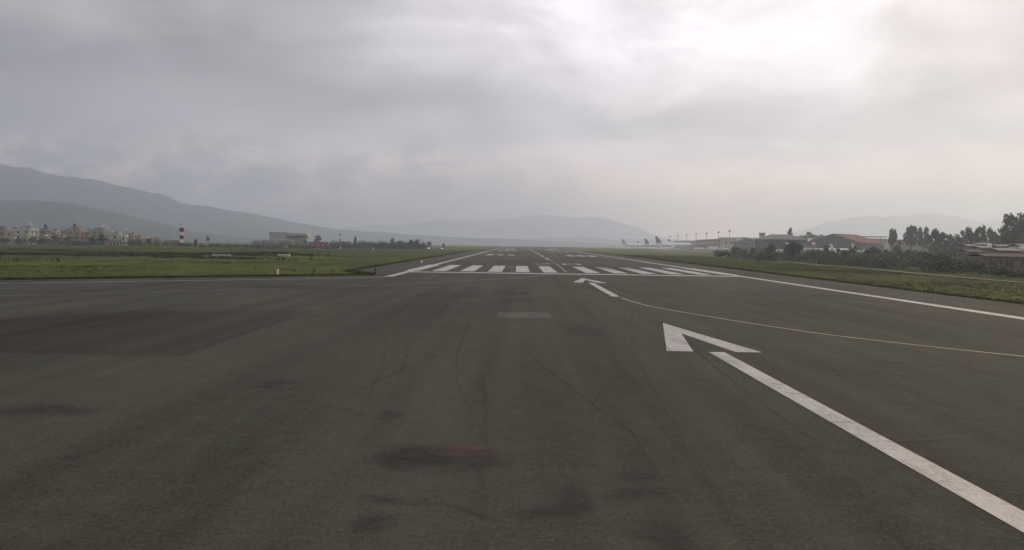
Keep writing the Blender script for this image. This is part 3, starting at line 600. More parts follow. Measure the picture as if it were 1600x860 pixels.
def house(label, px0, px1, top, Y, st, wall, side=None, room=None, tank=None, balcony=True, name='house', dep=.9, win=True, base=None):
    wd = (px1 - px0) * Y / F / (1 + .55 * dep); q = at(px0, top, Y); zt = q.z; zb = (gz(q.x, Y) if base is None else base) - .1; Hh = zt - zb; sh = Hh / st; d = wd * dep; wall = (wall[0] * .88, wall[1], wall[2] * .98)
    t = thing(name, label, 'house', (q.x + wd / 2, Y + d / 2, zb)); wm = mat('render_%d_%d_%d' % tuple(int(c * 999) for c in wall), wall, .9, .14, .5)
    MB().box((0, 0, 0), (wd, d, Hh)).build('wall', wm, t)
    for k in range(1, st + 1):
        MB().box((0, 0, k * sh - .12), (wd + .7, d + .7, .24)).build('floor_slab', SLAB, t)
        zz = (k - 1) * sh + sh * .3
        if win:
            nw = max(1, int(wd / 3.0))
            for i in range(nw): window(t, -wd / 2 + wd * (i + .5) / nw, -d / 2 - .06, zz, 0, min(1, sh / 2.8))
            nd = max(1, int(d / 3.4))
            for i in range(nd): window(t, wd / 2 + .06, -d / 2 + d * (i + .5) / nd, zz, R(90), min(1, sh / 2.8))
        if balcony and k > 1:
            b = MB(); b.box((wd * .22, -d / 2 - .7, (k - 1) * sh - .1), (wd * .5, 1.2, .2)); o = b.build('balcony', SLAB, t)
            b = MB(); b.box((wd * .22, -d / 2 - 1.27, (k - 1) * sh + .8), (wd * .5, .06, .08)); 
            for i in range(7): b.box((wd * .22 - wd * .25 + wd * .5 * i / 6, -d / 2 - 1.27, (k - 1) * sh + .1), (.06, .06, .7))
            b.build('railing', RAIL, o)
    b = MB(); e = .18
    for x, y, a, c in ((0, -d / 2 - .2, wd + .6, e), (0, d / 2 + .2, wd + .6, e), (-wd / 2 - .2, 0, e, d + .2), (wd / 2 + .2, 0, e, d + .2)): b.box((x, y, Hh + .12), (a, c, .75))
    b.build('parapet', wm, t)
    for fx, fy, fw, hh in (room or []):
        rm = MB().box((wd * fx, d * fy, Hh + .12), (wd * fw, d * .45, hh)).build('roof_room', wm, t)
        MB().box((wd * fx, d * fy, Hh + .12 + hh), (wd * fw + .7, d * .45 + .7, .22)).build('roof_slab', SLAB, rm)
        MB().box((wd * fx, d * fy - d * .225 - .03, Hh + .2), (1.0, .06, min(2.0, hh * .8))).build('door', FRAME, rm)
    for fx, wh in (tank or []):
        zt_ = Hh + .12 + (room[0][3] + .22 if room and abs(room[0][0] - fx) < room[0][2] / 2 else 0)
        o = tkb.build('water_tank', TANKW if wh else TANK, t, True); o.location = (wd * fx, 0, zt_)
    return t
house('low pinkish brown house at the left picture edge', -14, 20, 361, 430, 2, (.33, .24, .20), room=[(.1, 0, .35, 2.2)], tank=[(-.2, 0)])
house('tall cream white house with bright sunlit end wall and stepped roof', 22, 60, 360, 430, 3, (.52, .48, .42), room=[(.2, 0, .5, 1.9), (-.3, .1, .3, 1.0)], tank=[(.3, 1)])
house('narrow dull brown house standing just right of the cream house', 62, 80, 360, 440, 3, (.29, .23, .20), room=[(.1, 0, .6, 1.3)], tank=[(0, 0)])
house('small ochre yellow hut low in front of the cream house', 34, 47, 370.5, 405, 1, (.42, .36, .24), balcony=False)
house('wide orange brick house with a raised roof room and black tank', 95, 140, 361.5, 425, 3, (.38, .26, .185), room=[(.12, 0, .42, 2.2)], tank=[(0, 0), (-.3, 0)])
house('grey storeyed house with orange end wall, right of the orange brick house', 142, 173, 361, 430, 4, (.33, .31, .29), room=[(.0, 0, .55, 1.4), (-.32, .1, .3, .9)], tank=[(.2, 1)])
house('pale house with a white roof room and a white lower annex', 173, 191, 367.5, 432, 2, (.42, .40, .35), room=[(.1, 0, .45, 1.7)])
house('low white annex house with a bright end wall', 189, 200, 370, 428, 2, (.66, .64, .60), balcony=False)
house('stepped orange-brown house right of the white annex', 198, 214, 367.5, 445, 3, (.40, .28, .20), room=[(-.1, 0, .4, .9)], tank=[(.2, 0)])
house('last brown house of the row before the gap to the low orange house', 211, 224, 371, 440, 2, (.38, .29, .22), room=[(.2, 0, .4, 1.0)])
house('low orange house with a flat roof, midway between the row and the windsock', 238, 256, 375, 430, 2, (.40, .27, .19), balcony=False)
house('small pink hut beside the low orange house', 257, 268, 378, 425, 1, (.42, .30, .25), balcony=False)
house('tiny brown hut behind the windsock foot', 269, 281, 378.5, 420, 1, (.36, .24, .19), balcony=False)
for nm, a, b, tp, yy, st, cl in [('pale beige house behind the gap left of the orange house', 78, 93, 362.5, 470, 3, (.44, .38, .31)), ('small beige house tucked behind the cream house', 16, 30, 359.5, 480, 3, (.40, .35, .29)), ('dun house behind the right end of the orange house', 133, 147, 361.5, 475, 3, (.37, .31, .26)),
                              ('pale house behind the gap between grey house and white roof room', 163, 179, 363, 480, 3, (.46, .41, .35)), ('cream house behind the stepped orange-brown house', 192, 206, 366, 490, 3, (.48, .43, .36)), ('tan hut behind the trees left of the low orange house', 225, 238, 374.5, 450, 1, (.40, .33, .26)), ('brown house low in front of the orange house left end', 90, 102, 370, 412, 2, (.30, .23, .18)), ('grey brick hut before the narrow dull brown house', 66, 78, 372, 408, 1, (.28, .25, .22))]:
    house(nm, a, b, tp, yy, st, cl, room=[(random.uniform(-.2, .2), 0, .4, 1.4)] if st > 1 else None, tank=[(random.uniform(-.3, .3), random.random() < .4)], balcony=st > 2)
# unfinished frame in front of the grey house
q = at(178, 380, 380); t = thing('unfinished_house', 'unfinished concrete frame with bare columns and a red brick bay', 'house', (q.x, 380, gz(q.x, 380)))
for i in range(5):
    for j in range(2): MB().box((-2.9 + i * 1.45, -1.5 + j * 3, 0), (.28, .28, 2.0)).build('column', SLAB, t)
MB().box((0, 0, 2.0), (6.6, 3.8, .2)).build('roof_slab', SLAB, t); MB().box((-2.2, -1.5, 0), (1.15, .18, 1.9)).build('brick_wall', mat('bare_brick', (.33, .16, .10), .9, .25, 2), t)

# ------------------------------------------------------------------ windsock
q = G(283, 394); wz = gz(q.x, q.y); t = thing('windsock', 'limp red and white banded windsock hanging from a thin pole', 'windsock', (q.x, q.y, wz))
PAINTW = mat('painted_white', (.72, .70, .67), .5, .06, 3); REDC = mat('red_cloth', (.16, .040, .042), .8, .15, 2); WHC = mat('white_cloth', (.68, .62, .58), .8, .1, 2)
MB().tube((0, 0, 0), (0, 0, 7.7), .09, .06, 10).build('pole', PAINTW, t, True)
hb = MB()
for i in range(14):
    a, b = 2 * math.pi * i / 14, 2 * math.pi * (i + 1) / 14; hb.tube((.1 + .60 * math.cos(a), .60 * math.sin(a), 6.75), (.1 + .60 * math.cos(b), .60 * math.sin(b), 6.75), .035, None, 5, False)
for x in (-.4, .6): hb.tube((0, 0, 7.2), (.1 + x, 0, 6.75), .03, None, 5, False)
hb.build('hoop', RAIL, t)
for k in range(5):
    rings = []
    for j in range(5):
        f = (k + j / 4) / 5; r = .62 - .20 * f + .03 * math.sin(9 * f); z = 6.72 - 5.0 * f
        rings.append([(.1 + .05 * math.sin(4 * f) + (r + .05 * math.sin(3 * a + 4 * f)) * math.cos(a), (r * .85 + .05 * math.cos(4 * a)) * math.sin(a), z) for a in [2 * math.pi * i / 18 for i in range(18)]])
    MB().loft(rings, False).build('red_band' if k % 2 == 0 else 'white_band', REDC if k % 2 == 0 else WHC, t, True)
lb = MB(); lb.tube((0, 0, 7.7), (0, 0, 7.85), .3, .3, 10); lb.tube((0, 0, 7.85), (0, 0, 8.05), .14, .08, 10); lb.build('lamp_head', RAIL, t)

# ------------------------------------------------------------------ grey hall, brick sheds, mast on the left
q = at(421, 363.3, 700); gb0 = gz(q.x, 700); t = thing('hall', 'grey hall with a flat overhanging roof and dark open front beyond the field', 'hall', (q.x, 700, gb0)); s = 700 / F; Hh = q.z - gb0
GRY = mat('hall_grey', (.27, .28, .28), .8, .08, .3); PALE = mat('hall_pale', (.33, .31, .27), .8, .08, .3); DARK = mat('dark_opening', (.03, .03, .032), .8, .1, 1)
MB().box((13 * s, 6, 0), (26 * s, 12, Hh - .6)).build('wall', GRY, t); MB().box((13 * s, 6, Hh - .6), (26.8 * s, 12.6, .6)).build('roof_edge', mat('roof_dark', (.12, .12, .12), .7, .1, 1), t)
MB().add([(11 * s, -.6, Hh * .42), (40 * s, -.6, Hh * .42), (40 * s, 3, Hh * .50), (17 * s, 3, Hh * .62), (11 * s, -.6, 0), (40 * s, -.6, 0)], [(4, 5, 1, 0), (0, 1, 2, 3)]).build('porch_roof', PALE, t)
MB().prism([(27 * s, Hh * .84), (30 * s, Hh * .98), (58 * s, Hh * .95), (61 * s, Hh * .72), (57 * s, Hh * .78), (29 * s, Hh * .80)], -1, 14).build('roof', PALE, t)
MB().prism([(27.5 * s, 0), (27.5 * s, Hh * .8), (56 * s, Hh * .78), (51 * s, Hh * .35), (51 * s, 0)], 3, 13).build('side_wall', PALE, t)
MB().box((41 * s, 2.9, Hh * .55), (24 * s, .25, Hh * .2)).build('opening', DARK, t)
for i in range(5): MB().box(((29.5 + i * 5.6) * s, 1.4, 0), (.35, .35, Hh * .79)).build('column', PALE, t)
q = at(481, 378, 440); zz = gz(q.x, 440); t = thing('brick_shed', 'long low brick shed with a red roof at the end of the hedge', 'shed', (q.x, 440, zz)); s = 440 / F; Hh = q.z - zz
MB().box((16 * s, 2, 0), (32 * s, 4, Hh * .72)).build('wall', mat('pink_brick', (.36, .25, .20), .9, .2, 1.2), t); MB().prism([(-.4, Hh * .7), (32 * s + .4, Hh * .7), (31 * s, Hh), (1, Hh)], -.5, 4.6).build('roof', mat('red_tin', (.24, .10, .075), .7, .2, .8), t)
for i in range(4): window(t, (4 + 8 * i) * s, -.06, .7, 0, .9)
def lattice(name, label, px, top, Y, wd, n, bands, cat='mast'):
    q = at(px, top, Y); zz = gz(q.x, Y); Hh = q.z - zz; t = thing(name, label, cat, (q.x, Y, zz)); h = Hh / n
    for k in range(n):
        b = MB(); w0 = wd * (1 - .6 * k / n); w1 = wd * (1 - .6 * (k + 1) / n); z0, z1 = k * h, (k + 1) * h; cs = [(-1, -1), (1, -1), (1, 1), (-1, 1)]
        for i in range(4):
            a, c = cs[i], cs[(i + 1) % 4]; b.tube((a[0] * w0, a[1] * w0, z0), (a[0] * w1, a[1] * w1, z1), .10, None, 4, False); b.tube((a[0] * w0, a[1] * w0, z0), (c[0] * w1, c[1] * w1, z1), .06, None, 4, False); b.tube((a[0] * w1, a[1] * w1, z1), (c[0] * w1, c[1] * w1, z1), .06, None, 4, False)
        b.build('mast_section', bands[k % 2], t)
    MB().tube((0, 0, Hh), (0, 0, Hh + 1.5), .05, .03, 5).build('antenna', RAIL, t); return t
lattice('radio_mast', 'slim red and white lattice mast above the hedge', 531, 361, 560, .6, 6, (mat('mast_red', (.34, .07, .06), .6, .1, 2), PAINTW))

# ------------------------------------------------------------------ small airfield fittings
CONCM = mat('cast_concrete', (.46, .45, .42), .85, .15, 1.5); BLK = mat('black_fitting', (.018, .018, .02), .5, .1, 5); YLWM = mat('yellow_metal', (.55, .42, .10), .5, .1, 4); ORNG = mat('orange_box', (.42, .13, .05), .5, .1, 4)
q = G(434, 427.5); t = thing('marker_cabinet', 'small white cabinet with a yellow stake at the asphalt edge', 'cabinet', (q.x, q.y, gz(q.x, q.y)))
MB().box((.02, 0, 0), (.16, .16, .52)).build('post', PAINTW, t); MB().box((-.20, .05, 0), (.24, .2, .46)).build('box', mat('cabinet_olive', (.26, .25, .15), .6, .1, 4), t); MB().tube((-.24, 0, .4), (-.24, 0, .95), .028, None, 6).build('stake', YLWM, t)
names = ['first black edge light right of the white cabinet', 'second black edge light right of the white cabinet', 'third black edge light right of the white cabinet', 'fourth black edge light from the white cabinet, standing back in the grass', 'black edge light nearest the corner of the asphalt, in front', 'last black edge light in the grass before the runway shoulder', 'black edge light on the shoulder tip beside the grass corner']
for nm, (px, py, dy) in zip(names, [(460, 426.5, 3), (491, 427, 3), (522, 426.5, 4), (554, 426.5, 4), (555, 431, 0), (586, 426, 0), (586.5, 430.5, 0)]):
    q = G(px, py); t = thing('edge_light', nm, 'edge light', (q.x, q.y, gz(q.x, q.y) + .02), group='edge lights along the asphalt corner')
    MB().tube((0, 0, 0), (0, 0, .05), .12, .12, 10).build('base_plate', RAIL, t); MB().tube((0, 0, .05), (0, 0, .28), .03, .03, 8).build('stem', BLK, t)
    b = MB(); b.tube((0, 0, .28), (0, 0, .36), .07, .11, 10); b.tube((0, 0, .36), (0, 0, .47), .11, .05, 10); b.build('lamp_head', BLK, t, True)
LIT = mat('lit_lens', (1, .8, .6), .4, 0, 1, emit=((1.0, .55, .28), 7.0))
for nm, px, py in (('lit approach slope lamp box, the one farther from the runway', 670, 391), ('lit approach slope lamp box, the one nearer the runway', 690, 391)):
    q = G(px, py); t = thing('approach_lamp', nm, 'lamp', (q.x, q.y, gz(q.x, q.y) + .05), group='lit approach lamps on the left grass')
    MB().box((0, .4, .45), (1.2, 1.3, .6)).build('housing', ORNG, t)
    for x in (-.45, .45): MB().tube((x, .3, -.1), (x, .3, .45), .05, None, 6).build('leg', RAIL, t)
    for x in (-.28, .28): MB().tube((x, -.30, .75), (x, -.24, .75), .09, .09, 12).build('lens', LIT, t)
for nm, px, py, wpx in (('pale concrete slab lying in the grass right of the windsock', 444, 402.2, 16), ('thin concrete slab in the weeds between windsock and hall', 346, 402, 26), ('short concrete slab in the weeds left of the windsock foot', 219, 399.5, 5), ('concrete block in the weeds right of the windsock foot', 291, 399, 6)):
    q = G(px, py); z0 = gz(q.x, q.y); L = wpx * q.y / F; t = thing('concrete_slab', nm, 'slab', (q.x, q.y, z0), group='concrete slabs in the left field')
    MB().box((0, 0, 0), (L, 1.6, .34)).build('block', CONCM, t); MB().box((0, 0, .34), (L + .15, 1.75, .10)).build('cover', CONCM, t)
for nm, px, py, hh in (('white marker post before the dark hedge, left one', 532, 390, .9), ('white marker post before the dark hedge, right one', 583.5, 391.5, .8), ('thin white stake at the left grass edge far along the runway', 659, 411, .5)):
    q = G(px, py); t = thing('marker_post', nm, 'post', (q.x, q.y, gz(q.x, q.y)), group='white marker posts'); MB().box((0, 0, 0), (.28, .28, hh)).build('post', PAINTW, t); MB().box((0, 0, hh), (.34, .34, .08)).build('cap', CONCM, t)
for nm, px, py, Y in (('dark box-shaped cabinet behind the far lit lamp', 668, 383.5, 430), ('small dark cabinet behind the near lit lamp', 693, 381, 470)):
    q = at(px, py, Y); z0 = gz(q.x, Y); t = thing('equipment_cabinet', nm, 'cabinet', (q.x, Y, z0)); MB().box((0, 0, 0), (1.1, .9, q.z - z0)).build('body', mat('cabinet_grey', (.07, .07, .065), .6, .1, 2), t); MB().box((0, 0, q.z - z0), (1.3, 1.1, .12)).build('lid', RAIL, t)

# ------------------------------------------------------------------ terminal side of the airfield
BRICK = mat('terminal_brick', (.30, .165, .125), .9, .16, .35); GREYW = mat('terminal_grey', (.25, .24, .24), .8, .1, .3); PALEW = mat('pale_wall', (.44, .40, .34), .85, .12, .4); ROOFG = mat('roof_sheet', (.36, .35, .34), .6, .1, .3); SLATE = mat('dark_sheet', (.035, .035, .044), .55, .15, .3); REDR = mat('red_roof', (.12, .040, .036), .95, .18, .4); WHT = mat('white_building', (.70, .68, .65), .6, .08, .5)
t = thing('terminal', 'long brick terminal with a flat roof beside the apron', 'terminal', (165, 755, -.2), R(-5.3))
MB().box((16, 100, 0), (30, 200, 9.4)).build('wall', BRICK, t); MB().box((16, 100, 9.4), (32, 203, .8)).build('roof_edge', ROOFG, t)
MB().box((14, 6, 9.9), (28, 30, 1.3)).build('upper_storey', ROOFG, t); MB().box((9, -6, 0), (20, 12, 9.6)).build('end_block', PALEW, t); MB().box((9, -6, 9.6), (21, 13, .5)).build('end_roof', ROOFG, t)
MB().box((20, 360, 0), (40, 300, 9.6)).build('far_wing', GREYW, t)
bayw = MB().box((0, 0, 0), (.3, 6.5, 2.4)).build('glass_bay', PANE).data; bpy.data.objects.remove(bpy.data.objects['glass_bay'])
for i in range(16):
    for z in (1.4, 5.6): link('glass_bay', bayw, t, (.9, 10 + 12 * i, z))
for i in range(17): MB().box((.8, 4 + 12 * i, 0), (.8, .9, 9.4)).build('pier', BRICK, t)
for i in range(20): MB().box((-.2, 218 + 15 * i, 1.5), (.4, 9, 6)).build('glass_bay', PANE, t)
for i in range(4): window(t, 2 + 4.4 * i, -12.1, 5.6, 0, 1.5)
for i in range(3): MB().box((3 + 5.5 * i, -12.1, .1), (3.2, .25, 3)).build('gate', DARK, t)
# flood masts along the apron
ord_ = ['first', 'second', 'third', 'fourth', 'fifth', 'sixth', 'seventh']
for i, (px, top, Y) in enumerate([(1140, 359, 800), (1123, 361, 860), (1104, 362.8, 930), (1088, 364.2, 1000), (1073, 365.7, 1080), (1059, 366.8, 1160), (1047, 368.4, 1260)]):
    q = at(px, top, Y); z0 = gz(q.x, Y); Hh = q.z - z0; t = thing('flood_mast', '%s flood light mast along the terminal roof, counted from the tallest' % ord_[i], 'mast', (q.x, Y, z0), group='flood light masts behind the terminal roof')
    MB().tube((0, 0, 0), (0, 0, Hh - .6), .34, .2, 8).build('pole', RAIL, t)
    b = MB(); b.tube((0, 0, Hh - 1.0), (0, 0, Hh - .6), 0.8, 0.8, 10); o = b.build('ring', RAIL, t)
    for a in (0, 1.6, 3.1, 4.7): MB().box((.75 * math.cos(a), .75 * math.sin(a), Hh - 1.9), (.6, .6, .9), a).build('flood_lamp', BLK, t)
# grey gabled shed, cream block, tower
def gable(name, label, px0, px1, ridge_py, eave_py, Y, depth, wm, rm, cat, door=True, rz=0.0):
    a, b = at(px0, eave_py, Y), at(px1, eave_py, Y); c = at((px0 + px1) / 2, ridge_py, Y); wd = b.x - a.x; z0 = gz(c.x, Y); he, hr = a.z - z0, c.z - z0; hb_ = (b.z - z0); he = (he + hb_) / 2
    t = thing(name, label, cat, ((a.x + b.x) / 2, Y, z0), rz)
    MB().prism([(-wd / 2, 0), (wd / 2, 0), (wd / 2, he), (0, hr - .15), (-wd / 2, he)], 0, depth).build('wall', wm, t)
    k = (hr - he) / (wd / 2)
    for s in (-1, 1):
        p = [(0, hr), (s * (wd / 2 + .6), he - .6 * k), (s * (wd / 2 + .6), he - .6 * k + .25), (0, hr + .25)]
        MB().prism(p if s > 0 else p[::-1], -.6, depth + .6).build('roof_slope', rm, t)
    if door: 
        MB().box((0, -.08, 0), (wd * .6, .16, he * .8)).build('door', DARK, t)
        for i in range(4): MB().box((-wd * .3 + wd * .6 * (i + .5) / 4, -.2, .05), (wd * .14, .1, he * .75)).build('door_panel', wm, t)
    return t
gable('storage_shed', 'grey gabled shed between brick terminal and cream block', 1154, 1178, 372, 377.5, 560, 14, mat('shed_grey', (.16, .17, .17), .8, .1, .5), mat('shed_roof', (.13, .14, .14), .6, .1, .5), 'shed')
q = at(1176, 374.3, 600); z0 = gz(q.x, 600); t = thing('office_block', 'cream flat-roofed block left of the dark hangar', 'building', (q.x, 600, z0)); Hh = q.z - z0; s = 600 / F
MB().box((11 * s, 5, 0), (22 * s, 10, Hh)).build('wall', PALEW, t); MB().box((11 * s, 5, Hh), (24 * s, 11, .4)).build('roof', ROOFG, t)
for i in range(3):
    for z in (1.2, 4.6): window(t, (4 + 7 * i) * s, -.06, z, 0, 1.2)
q = at(1191, 364, 720); z0 = gz(q.x, 720); t = thing('control_tower', 'squat control tower with a flared glazed cab above the cream block', 'tower', (q.x, 720, z0)); Hh = q.z - z0
MB().tube((0, 0, 0), (0, 0, Hh - 4.4), 1.7, 1.7, 8).build('shaft', PALEW, t); MB().tube((0, 0, Hh - 4.6), (0, 0, Hh - 2.6), 1.9, 2.5, 8).build('gallery', mat('tower_grey', (.36, .36, .35), .7, .1, 1), t)
MB().tube((0, 0, Hh - 2.5), (0, 0, Hh - .3), 2.1, 2.7, 8).build('cab_glass', PANE, t); MB().tube((0, 0, Hh - .3), (0, 0, Hh), 3.0, 3.0, 8).build('cab_roof', MATS['tower_grey'], t)
for i in range(8):
    a = i * math.pi / 4; MB().tube((2.13 * math.cos(a), 2.13 * math.sin(a), Hh - 2.5), (2.74 * math.cos(a), 2.74 * math.sin(a), Hh - .3), .09, None, 4).build('mullion', PALEW, t)
MB().tube((0, 0, Hh), (0, 0, Hh + 4), .06, .03, 5).build('antenna', RAIL, t); MB().tube((1.2, 0, Hh), (1.2, 0, Hh + 2), .05, .03, 5).build('antenna', RAIL, t)
# dark hip-roofed hangar
q = at(1197, 374, 500); q2 = at(1262, 374, 500); c = at(1222, 366.6, 512); z0 = gz(q.x, 500); wd = q2.x - q.x; he = q.z - z0; hr = c.z - z0
t = thing('hangar', 'dark slate hangar with a hipped roof behind the scrub', 'hangar', (q.x, 500, z0))
MB().box((wd / 2, 12, 0), (wd, 24, he)).build('wall', SLATE, t); e = .8; r0, r1 = wd * .28, wd * .72
MB().add([(-e, -e, he), (wd + e, -e, he), (wd + e, 24 + e, he), (-e, 24 + e, he), (r0, 12, hr), (r1, 12, hr)], [(0, 1, 5, 4), (1, 2, 5), (2, 3, 4, 5), (3, 0, 4), (3, 2, 1, 0)]).build('roof', mat('slate_roof', (.05, .048, .057), .55, .15, .3), t)
for i in range(5): MB().box((wd * (i + .5) / 5, -.1, 0), (wd * .16, .2, he * .8)).build('door_panel', mat('hangar_door', (.05, .05, .06), .6, .12, .5), t)
gable('hangar_annex', 'low brown gabled annex right of the dark hangar', 1243, 1262, 369.5, 374, 530, 16, mat('annex_wall', (.17, .14, .11), .8, .1, .5), mat('annex_roof', (.17, .13, .10), .7, .15, .4), 'shed')
# red-roofed hangar, standing at an angle
q = at(1302, 366, 560); z0 = gz(q.x, 560); hr = q.z - z0; he = hr * .56; t = thing('hangar', 'big hangar with a rust red roof and dark gable front', 'hangar', (q.x, 560, z0), R(-42)); wd = 34; dp = 37
MB().prism([(-wd / 2, 0), (wd / 2, 0), (wd / 2, he), (0, hr - .1), (-wd / 2, he)], 0, dp).build('wall', SLATE, t); k = (hr - he) / (wd / 2)
for s in (-1, 1):
    p = [(0, hr), (s * (wd / 2 + .9), he - .9 * k), (s * (wd / 2 + .9), he - .9 * k + .3), (0, hr + .3)]; MB().prism(p if s > 0 else p[::-1], -.8, dp + .8).build('roof_slope', REDR, t)
for i in range(6): MB().box((-wd * .42 + wd * .84 * (i + .5) / 6, -.12, 0), (wd * .135, .2, he * .85)).build('door_panel', MATS['hangar_door'], t)
q = at(1352, 369.3, 600); q2 = at(1386, 369.3, 600); z0 = gz(q.x, 600); Hh = q.z - z0; wd = q2.x - q.x; t = thing('canopy_building', 'building under a thin wide flat canopy roof right of the red hangar', 'building', (q.x, 600, z0))
MB().box((wd / 2, 5, Hh - .5), (wd, 12, .5)).build('canopy', mat('canopy_brown', (.17, .13, .11), .7, .1, .5), t); MB().box((wd * .72, 6, 0), (wd * 1.2, 8, Hh - 1.9)).build('wall', PALEW, t); MB().box((wd * .75, 6, Hh - 1.9), (wd * .9, 9, .35)).build('lower_roof', ROOFG, t)
for i in range(5): MB().tube((wd * (i + .5) / 5, -.4, 0), (wd * (i + .5) / 5, -.4, Hh - .5), .16, None, 6).build('column', RAIL, t)
for i in range(4): window(t, wd * (.2 + .22 * i), 1.95, 3.4, 0, 1.3)
q = at(1400, 374.5, 440); q2 = at(1458, 374.5, 440); z0 = gz(q.x, 440); Hh = q.z - z0; wd = q2.x - q.x; t = thing('long_shed', 'long pale low building under the tree row right of the canopy', 'building', (q.x, 440, z0))
MB().box((wd / 2, 4, 0), (wd, 8, Hh - .4)).build('wall', mat('long_wall', (.30, .28, .26), .85, .1, .5), t); MB().box((wd / 2, 4, Hh - .4), (wd + 1, 9, .4)).build('roof', mat('long_roof', (.34, .33, .32), .6, .1, .5), t)
for i in range(5): window(t, wd * (i + .5) / 5, -.06, Hh - 2.8, 0, 1.2)
q = at(1452, 366, 425); z0 = gz(q.x, 425); Hh = q.z - z0; t = thing('storeyed_house', 'small white storeyed house between two trees', 'house', (q.x, 425, z0))
for k, (w_, z, h_) in enumerate(((3.2, 0, Hh * .62), (2.6, Hh * .64, Hh * .16), (1.9, Hh * .83, Hh * .14))):
    MB().box((0, 0, z), (w_, w_, h_)).build('storey', WHT if k else MATS['long_wall'], t); MB().box((0, 0, z + h_), (w_ + .7, w_ + .7, .18)).build('roof', WHT, t); MB().box((0, -w_ / 2 - .02, z + h_ * .3), (w_ * .5, .08, h_ * .4)).build('window', PANE, t)

# ------------------------------------------------------------------ aircraft
def aircraft(label, loc, rz, L, body, fin, fin2=None, prop=False, group='parked aircraft'):
    t = thing('aircraft', label, 'aircraft', loc, rz, group); r = L * .053; zc = r * 2.0
    prof = [(-.5, .05, .25), (-.485, .35, .18), (-.45, .72, .08), (-.40, .95, .02), (-.33, 1, 0), (.12, 1, 0), (.28, .82, .12), (.40, .5, .36), (.48, .2, .6), (.5, .06, .68)]
    rings = [[(r * k * math.cos(a), y * L, zc + r * (k * math.sin(a) + u * .8 - (.25 if y == -.5 else 0))) for a in [2 * math.pi * i / 16 for i in range(16)]] for y, k, u in prof]
    MB().loft(rings).build('fuselage', body, t, True)
    b = MB(); b.box((0, -.462 * L, zc + r * .35), (r * 1.1, L * .012, r * .3)); b.build('cockpit_window', BLK, t)
    for s in (-1, 1):
        y0 = -.06 if not prop else -.04; sw = .17 if not prop else .02; sp = L * .46; zr = zc - r * .45 if not prop else zc + r * .9
        pts = [(s * r * .6, y0 * L, zr), (s * sp, (y0 + sw) * L, zr + L * .035), (s * sp, (y0 + sw + .035) * L, zr + L * .035), (s * r * .6, (y0 + .15 if not prop else y0 + .09) * L, zr)]
        MB().add([Vector(p) + Vector((0, 0, dz)) for dz in (-.012 * L, .004 * L) for p in pts], [(0, 1, 2, 3), (7, 6, 5, 4), (0, 4, 5, 1), (1, 5, 6, 2), (2, 6, 7, 3), (3, 7, 4, 0)]).build('wing', body, t)
        zt = zc + r * .55 if not prop else zc + r * 5.2
        pts = [(s * r * .2, .40 * L, zt), (s * L * .17, .46 * L, zt + .3), (s * L * .17, .49 * L, zt + .3), (s * r * .2, .475 * L, zt)]
        MB().add([Vector(p) + Vector((0, 0, dz)) for dz in (-.12, .08) for p in pts], [(0, 1, 2, 3), (7, 6, 5, 4), (0, 4, 5, 1), (1, 5, 6, 2), (2, 6, 7, 3), (3, 7, 4, 0)]).build('tailplane', body, t)
        ex = s * L * .16; ez = zr - r * .55 if not prop else zr - r * .1; er = r * .42 if not prop else r * .28
        MB().tube((ex, (y0 - .04) * L, ez), (ex, (y0 + .06) * L, ez), er, er * .7, 12).build('engine', body, t, True)
        if prop:
            for i in range(4):
                a = i * math.pi / 2 + .4; MB().box((ex + math.cos(a) * r * .6, (y0 - .045) * L, ez + math.sin(a) * r * .6 - .05), (.12, .05, .1)).build('blade', BLK, t)
        MB().tube((s * r * .9, .03 * L, 0), (s * r * .9, .03 * L, zr), .14, None, 6).build('gear_leg', RAIL, t); MB().tube((s * r * .9 - .25, .03 * L, .45), (s * r * .9 + .25, .03 * L, .45), .45, None, 10).build('wheel', BLK, t)
    MB().tube((0, -.40 * L, 0), (0, -.40 * L, zc - r * .6), .12, None, 6).build('gear_leg', RAIL, t); MB().tube((-.2, -.40 * L, .38), (.2, -.40 * L, .38), .38, None, 10).build('wheel', BLK, t)
    hh = L * .165 if not prop else r * 5.0; zb = zc + r * .85
    def finp(f0, f1):
        yb = (.30, .465); yt = (.435, .495); lo = [(a + (b - a) * f0) for a, b in zip(yb, yt)]; hi = [(a + (b - a) * f1) for a, b in zip(yb, yt)]
        return [(lo[0] * L, zb + hh * f0), (lo[1] * L, zb + hh * f0), (hi[1] * L, zb + hh * f1), (hi[0] * L, zb + hh * f1)]
    def finb(nm, f0, f1, m, th):
        p = finp(f0, f1); v = [(-th, y, z) for y, z in p] + [(th, y, z) for y, z in p]; MB().add(v, [(3, 2, 1, 0), (4, 5, 6, 7), (0, 1, 5, 4), (1, 2, 6, 5), (2, 3, 7, 6), (3, 0, 4, 7)]).build(nm, m, t)
    finb('tail_fin', -.05, .62, fin, .16); finb('fin_tip', .62, 1.0, fin2 or fin, .158); finb('rudder_root', -.3, -.05, body, .2)
    return t
AWH = mat('aircraft_white', (.74, .73, .72), .35, .04, .5, .5); FDK = mat('fin_dark', (.055, .05, .065), .5, .1, 1); FGR = mat('fin_grey', (.16, .17, .18), .5, .1, 1); FRD = mat('fin_red', (.26, .07, .08), .5, .1, 1)
def onapron(px, Y): q = at(px, 384, Y); return (q.x, Y, max(crestz(Y), gz(q.x, Y)) + .06)
aircraft('white jet airliner parked farthest from the terminal, nearest the runway', onapron(992, 1150), R(68), 36, AWH, FGR)
aircraft('small white airliner half hidden behind the jet nearest the runway', onapron(1012, 1260), R(80), 30, AWH, AWH, FDK)
aircraft('white jet with a dark triangular tail fin, second from the runway', onapron(1030, 1120), R(75), 38, AWH, FDK)
